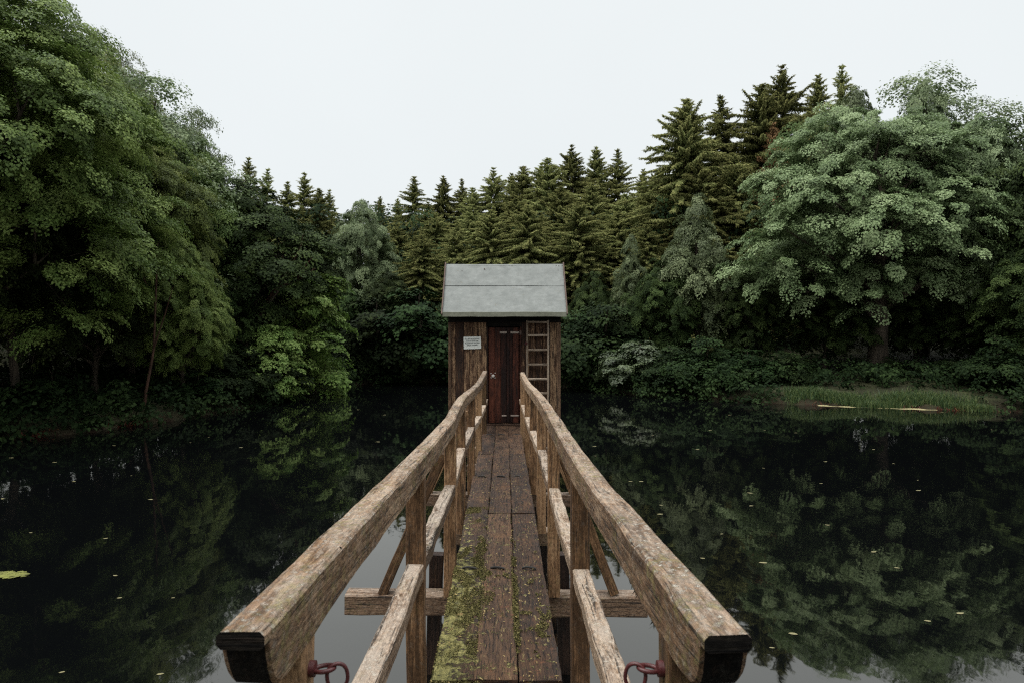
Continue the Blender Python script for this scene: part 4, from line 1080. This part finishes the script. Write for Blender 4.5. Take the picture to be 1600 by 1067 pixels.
# undergrowth on the banks, and the wood behind as one mass, with an unseen light-blocking ring
def scatter(n, dmin, dmax, xr, yr, r, cond=None):
    x = r.uniform(*xr, n * 6); y = r.uniform(*yr, n * 6); d = shore_dist(x, y)
    ok = (d > dmin) & (d < dmax)
    if cond is not None: ok &= cond(x, y)
    return x[ok][:n], y[ok][:n]
r = np.random.default_rng(31)
x, y = scatter(2600, -.15, 6, (-22, 26), (6, 44), r, lambda x, y: ~((x > 9.8) & (x < 15.8) & (shore_dist(x, y) < 1.6)))
xs_, ys_ = scatter(1500, -.45, .9, (-20, 26), (6, 40), r, lambda x, y: ~((x > 9.8) & (x < 15.8)))
x = np.concatenate([x, xs_]); y = np.concatenate([y, ys_])
z = np.maximum(ground_z(x, y), WATER_Z + .05) + r.uniform(.02, 1.0, len(x)) ** 1.6 * .8
nn = unit(np.stack([r.normal(size=len(x)) * .5, -np.abs(r.normal(size=len(x))) * .6, np.abs(r.normal(size=len(x))) + .3], 1))
ar = sprays_to_leaves(np.stack([x, y, z], 1), nn, r, r.uniform(.22, .5, len(x)), 42, .12)
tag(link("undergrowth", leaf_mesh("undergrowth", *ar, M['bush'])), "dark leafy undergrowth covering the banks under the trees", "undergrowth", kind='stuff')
x, y = scatter(4200, 9, 40, (-60, 70), (14, 84), r)
xb, yb_ = scatter(5200, 5, 30, (-48, 56), (-36, 13), r, lambda x, y: (x < -19) | (x > 29) | (y < -7.5))  # unseen ring beside and behind the camera, added to block low sky light
z = np.concatenate([ground_z(x, y) + r.uniform(0, 1, len(x)) * 9.0, ground_z(xb, yb_) + r.uniform(0, 1, len(xb)) * np.where((yb_ < -7.5) & (np.abs(xb) < 26), 5.0, 14.0)])
x = np.concatenate([x, xb]); y = np.concatenate([y, yb_])
nn = unit(np.stack([r.normal(size=len(x)) * .6, -np.abs(r.normal(size=len(x))), np.abs(r.normal(size=len(x))) * .7], 1))
ar = sprays_to_leaves(np.stack([x, y, z], 1), nn, r, r.uniform(.7, 1.5, len(x)), 60, .22)
tag(link("woods", leaf_mesh("woods", *ar, M['bush'])), "dark wood behind the first trees, with an unseen ring added to block low sky light", "woods", kind='stuff')

# grassy strip at the right with a pale edge and russet plants
r = np.random.default_rng(41)
def strip(n, x0, x1, d0, d1, dens=None):
    pts = []
    while len(pts) < n:
        a = r.uniform(x0, x1); q = r.uniform(8, 40)
        dd = float(shore_dist(np.array([a]), np.array([q]))[0])
        if d0 < dd < d1: pts.append((a, q, max(WATER_Z - .03, gz(a, q) - .03)))
    return pts
yy = np.linspace(18, 30, 900)
def shore_y(x_):
    d = shore_dist(np.full(len(yy), x_), yy); i = np.argmax(d > 0); return yy[i]
P = []
for k in range(15000):
    a = r.uniform(10.2, 15.6); s_ = shore_y(a) if k % 25 == 0 else s_
    a2 = a if k % 25 == 0 else a0_ + r.normal(0, .12)
    if k % 25 == 0: a0_ = a
    q = s_ - .05 + abs(r.normal(0, .38)) + .18 * math.sin(a2 * 1.9)
    P.append((a2, q, max(WATER_Z - .02, gz(a2, q) - .03)))
tag(blades("grass", P, M['grass'], None, .07, .30, .008, .28, seed=6), "tall green grass on the bank strip at the right", "grass", kind='stuff')
P = []
for k in range(130):
    a = 15.0 + r.normal(0, .45); P.append((a, shore_y(a) - .02 + r.normal(0, .06), WATER_Z - .01))
for k in range(60):
    a = r.uniform(10.5, 14.5); P.append((a, shore_y(a) - .02 + r.normal(0, .05), WATER_Z - .01))
for k in range(500):
    q = r.choice([18.6, 18.9, 19.3, 16.9, 17.2]) + r.normal(0, .18)
    xs = np.linspace(-14, -7, 500); dd = shore_dist(xs, np.full(500, q)); i = np.argmin(dd > 0)
    P.append((xs[i] - .05 + r.normal(0, .06), q, WATER_Z - .01))
tag(blades("russet_plants", P, M['russet'], None, .04, .20, .012, .5, seed=7), "low russet plants along the waterline", "waterside plants", kind='stuff')
tb_v = []; tb_f = []
xs = np.linspace(10.9, 14.2, 60)
for i, a in enumerate(xs):
    s_ = shore_y(a); wv = (.065 + .03 * math.sin(a * 5) * math.sin(a * 2.3)) * min(1, (a - 10.85) * 1.2, (14.25 - a) * 2)
    tb_v += [(a, s_ - .16 - wv, WATER_Z - .03), (a, s_ - .15 - wv, WATER_Z + .006 + .010 * math.sin(a * 9) * math.sin(a * 3.1)), (a, s_ + .02, WATER_Z + .016 + .010 * math.sin(a * 7)), (a, s_ + .1, WATER_Z - .02)]
    if i:
        b = 4 * i
        for j in range(3): tb_f.append((b - 4 + j, b + j, b + j + 1, b - 3 + j))
me = bpy.data.meshes.new("shore_strip"); me.from_pydata(tb_v, [], tb_f); me.materials.append(M['sand'])
me.polygons.foreach_set("use_smooth", [True] * len(tb_f))
tag(link("shore_strip", me), "thin pale strip of dry mud at the foot of the grassy bank", "mud", kind='structure')

# leaves floating on the pond
def pad_mesh(seed, n=9, squash=.5):
    r = random.Random(seed); v = []
    for i in range(n):
        a = 2 * math.pi * i / n; q = r.uniform(.7, 1.1); v.append((math.cos(a) * q, math.sin(a) * q * squash, .02 + .10 * math.sin(a * 2 + seed) * r.random()))
    v += [(p[0] * .97, p[1] * .97, p[2] - .05) for p in v]
    f = [tuple(range(n)), tuple(reversed(range(n, 2 * n)))] + [(i, n + i, n + (i + 1) % n, (i + 1) % n) for i in range(n)]
    me = bpy.data.meshes.new("floating_leaf"); me.from_pydata(v, [], f); me.materials.append(M['pad']); return me
PADS = [pad_mesh(s_) for s_ in range(4)]
spots = [(115, 752), (165, 841), (180, 899), (187, 934), (270, 934), (48, 832), (4, 779), (18, 715), (85, 722), (205, 743), (297, 691), (377, 699), (590, 690), (326, 683), (178, 696), (1402, 887), (1192, 879), (1098, 872), (1172, 770), (1174, 790), (985, 752), (1002, 752), (1033, 789), (1032, 803),
         (1243, 676), (1195, 672), (1140, 648), (1110, 672), (1020, 680), (929, 697), (930, 712), (1550, 671), (1472, 644), (1365, 702), (1396, 724), (1434, 750), (1283, 755), (1293, 820), (1365, 862), (1240, 990), (1206, 1012), (1450, 970), (1500, 958), (1128, 834), (1193, 731), (1090, 702), (250, 1053), (97, 1050), (235, 780), (1290, 721), (1435, 766), (560, 640), (600, 648)]
for i, (px, py) in enumerate(spots):
    d = 2.6 * 1067 / (py - 516)
    s_ = (.014 + .024 * random.random()) * (1 + d * .03)
    o = link("floating_leaf", PADS[i % 4]); o.location = (wx(px, d), d, WATER_Z + .004); o.scale = (s_, s_, s_ * .4); o.rotation_euler = (0, 0, random.uniform(-.5, .5))
    tag(o, "small pale leaf floating on the dark water", "leaf", "leaves floating on the pond")
pv = []; pf = []
ra = random.Random(3)
cx_, cy_ = wx(8, 7.25), 7.25
for k in range(260):
    a = ra.uniform(0, 6.28); q = math.sqrt(ra.random()); s_ = ra.uniform(.008, .03)
    x0 = cx_ + .24 * q * math.cos(a); y0 = cy_ + .10 * q * math.sin(a); b = len(pv); z0 = WATER_Z + .004 + ra.random() * .01
    for j in range(6): pv.append((x0 + s_ * math.cos(j * 1.047), y0 + s_ * math.sin(j * 1.047), z0 + (s_ * .15 if j % 2 else 0)))
    pf.append(tuple(range(b, b + 6)))
me = bpy.data.meshes.new("algae_patch"); me.from_pydata(pv, [], pf); me.materials.append(M['algae'])
tag(link("algae_patch", me), "yellow-green patch of algae floating by the left edge", "algae")
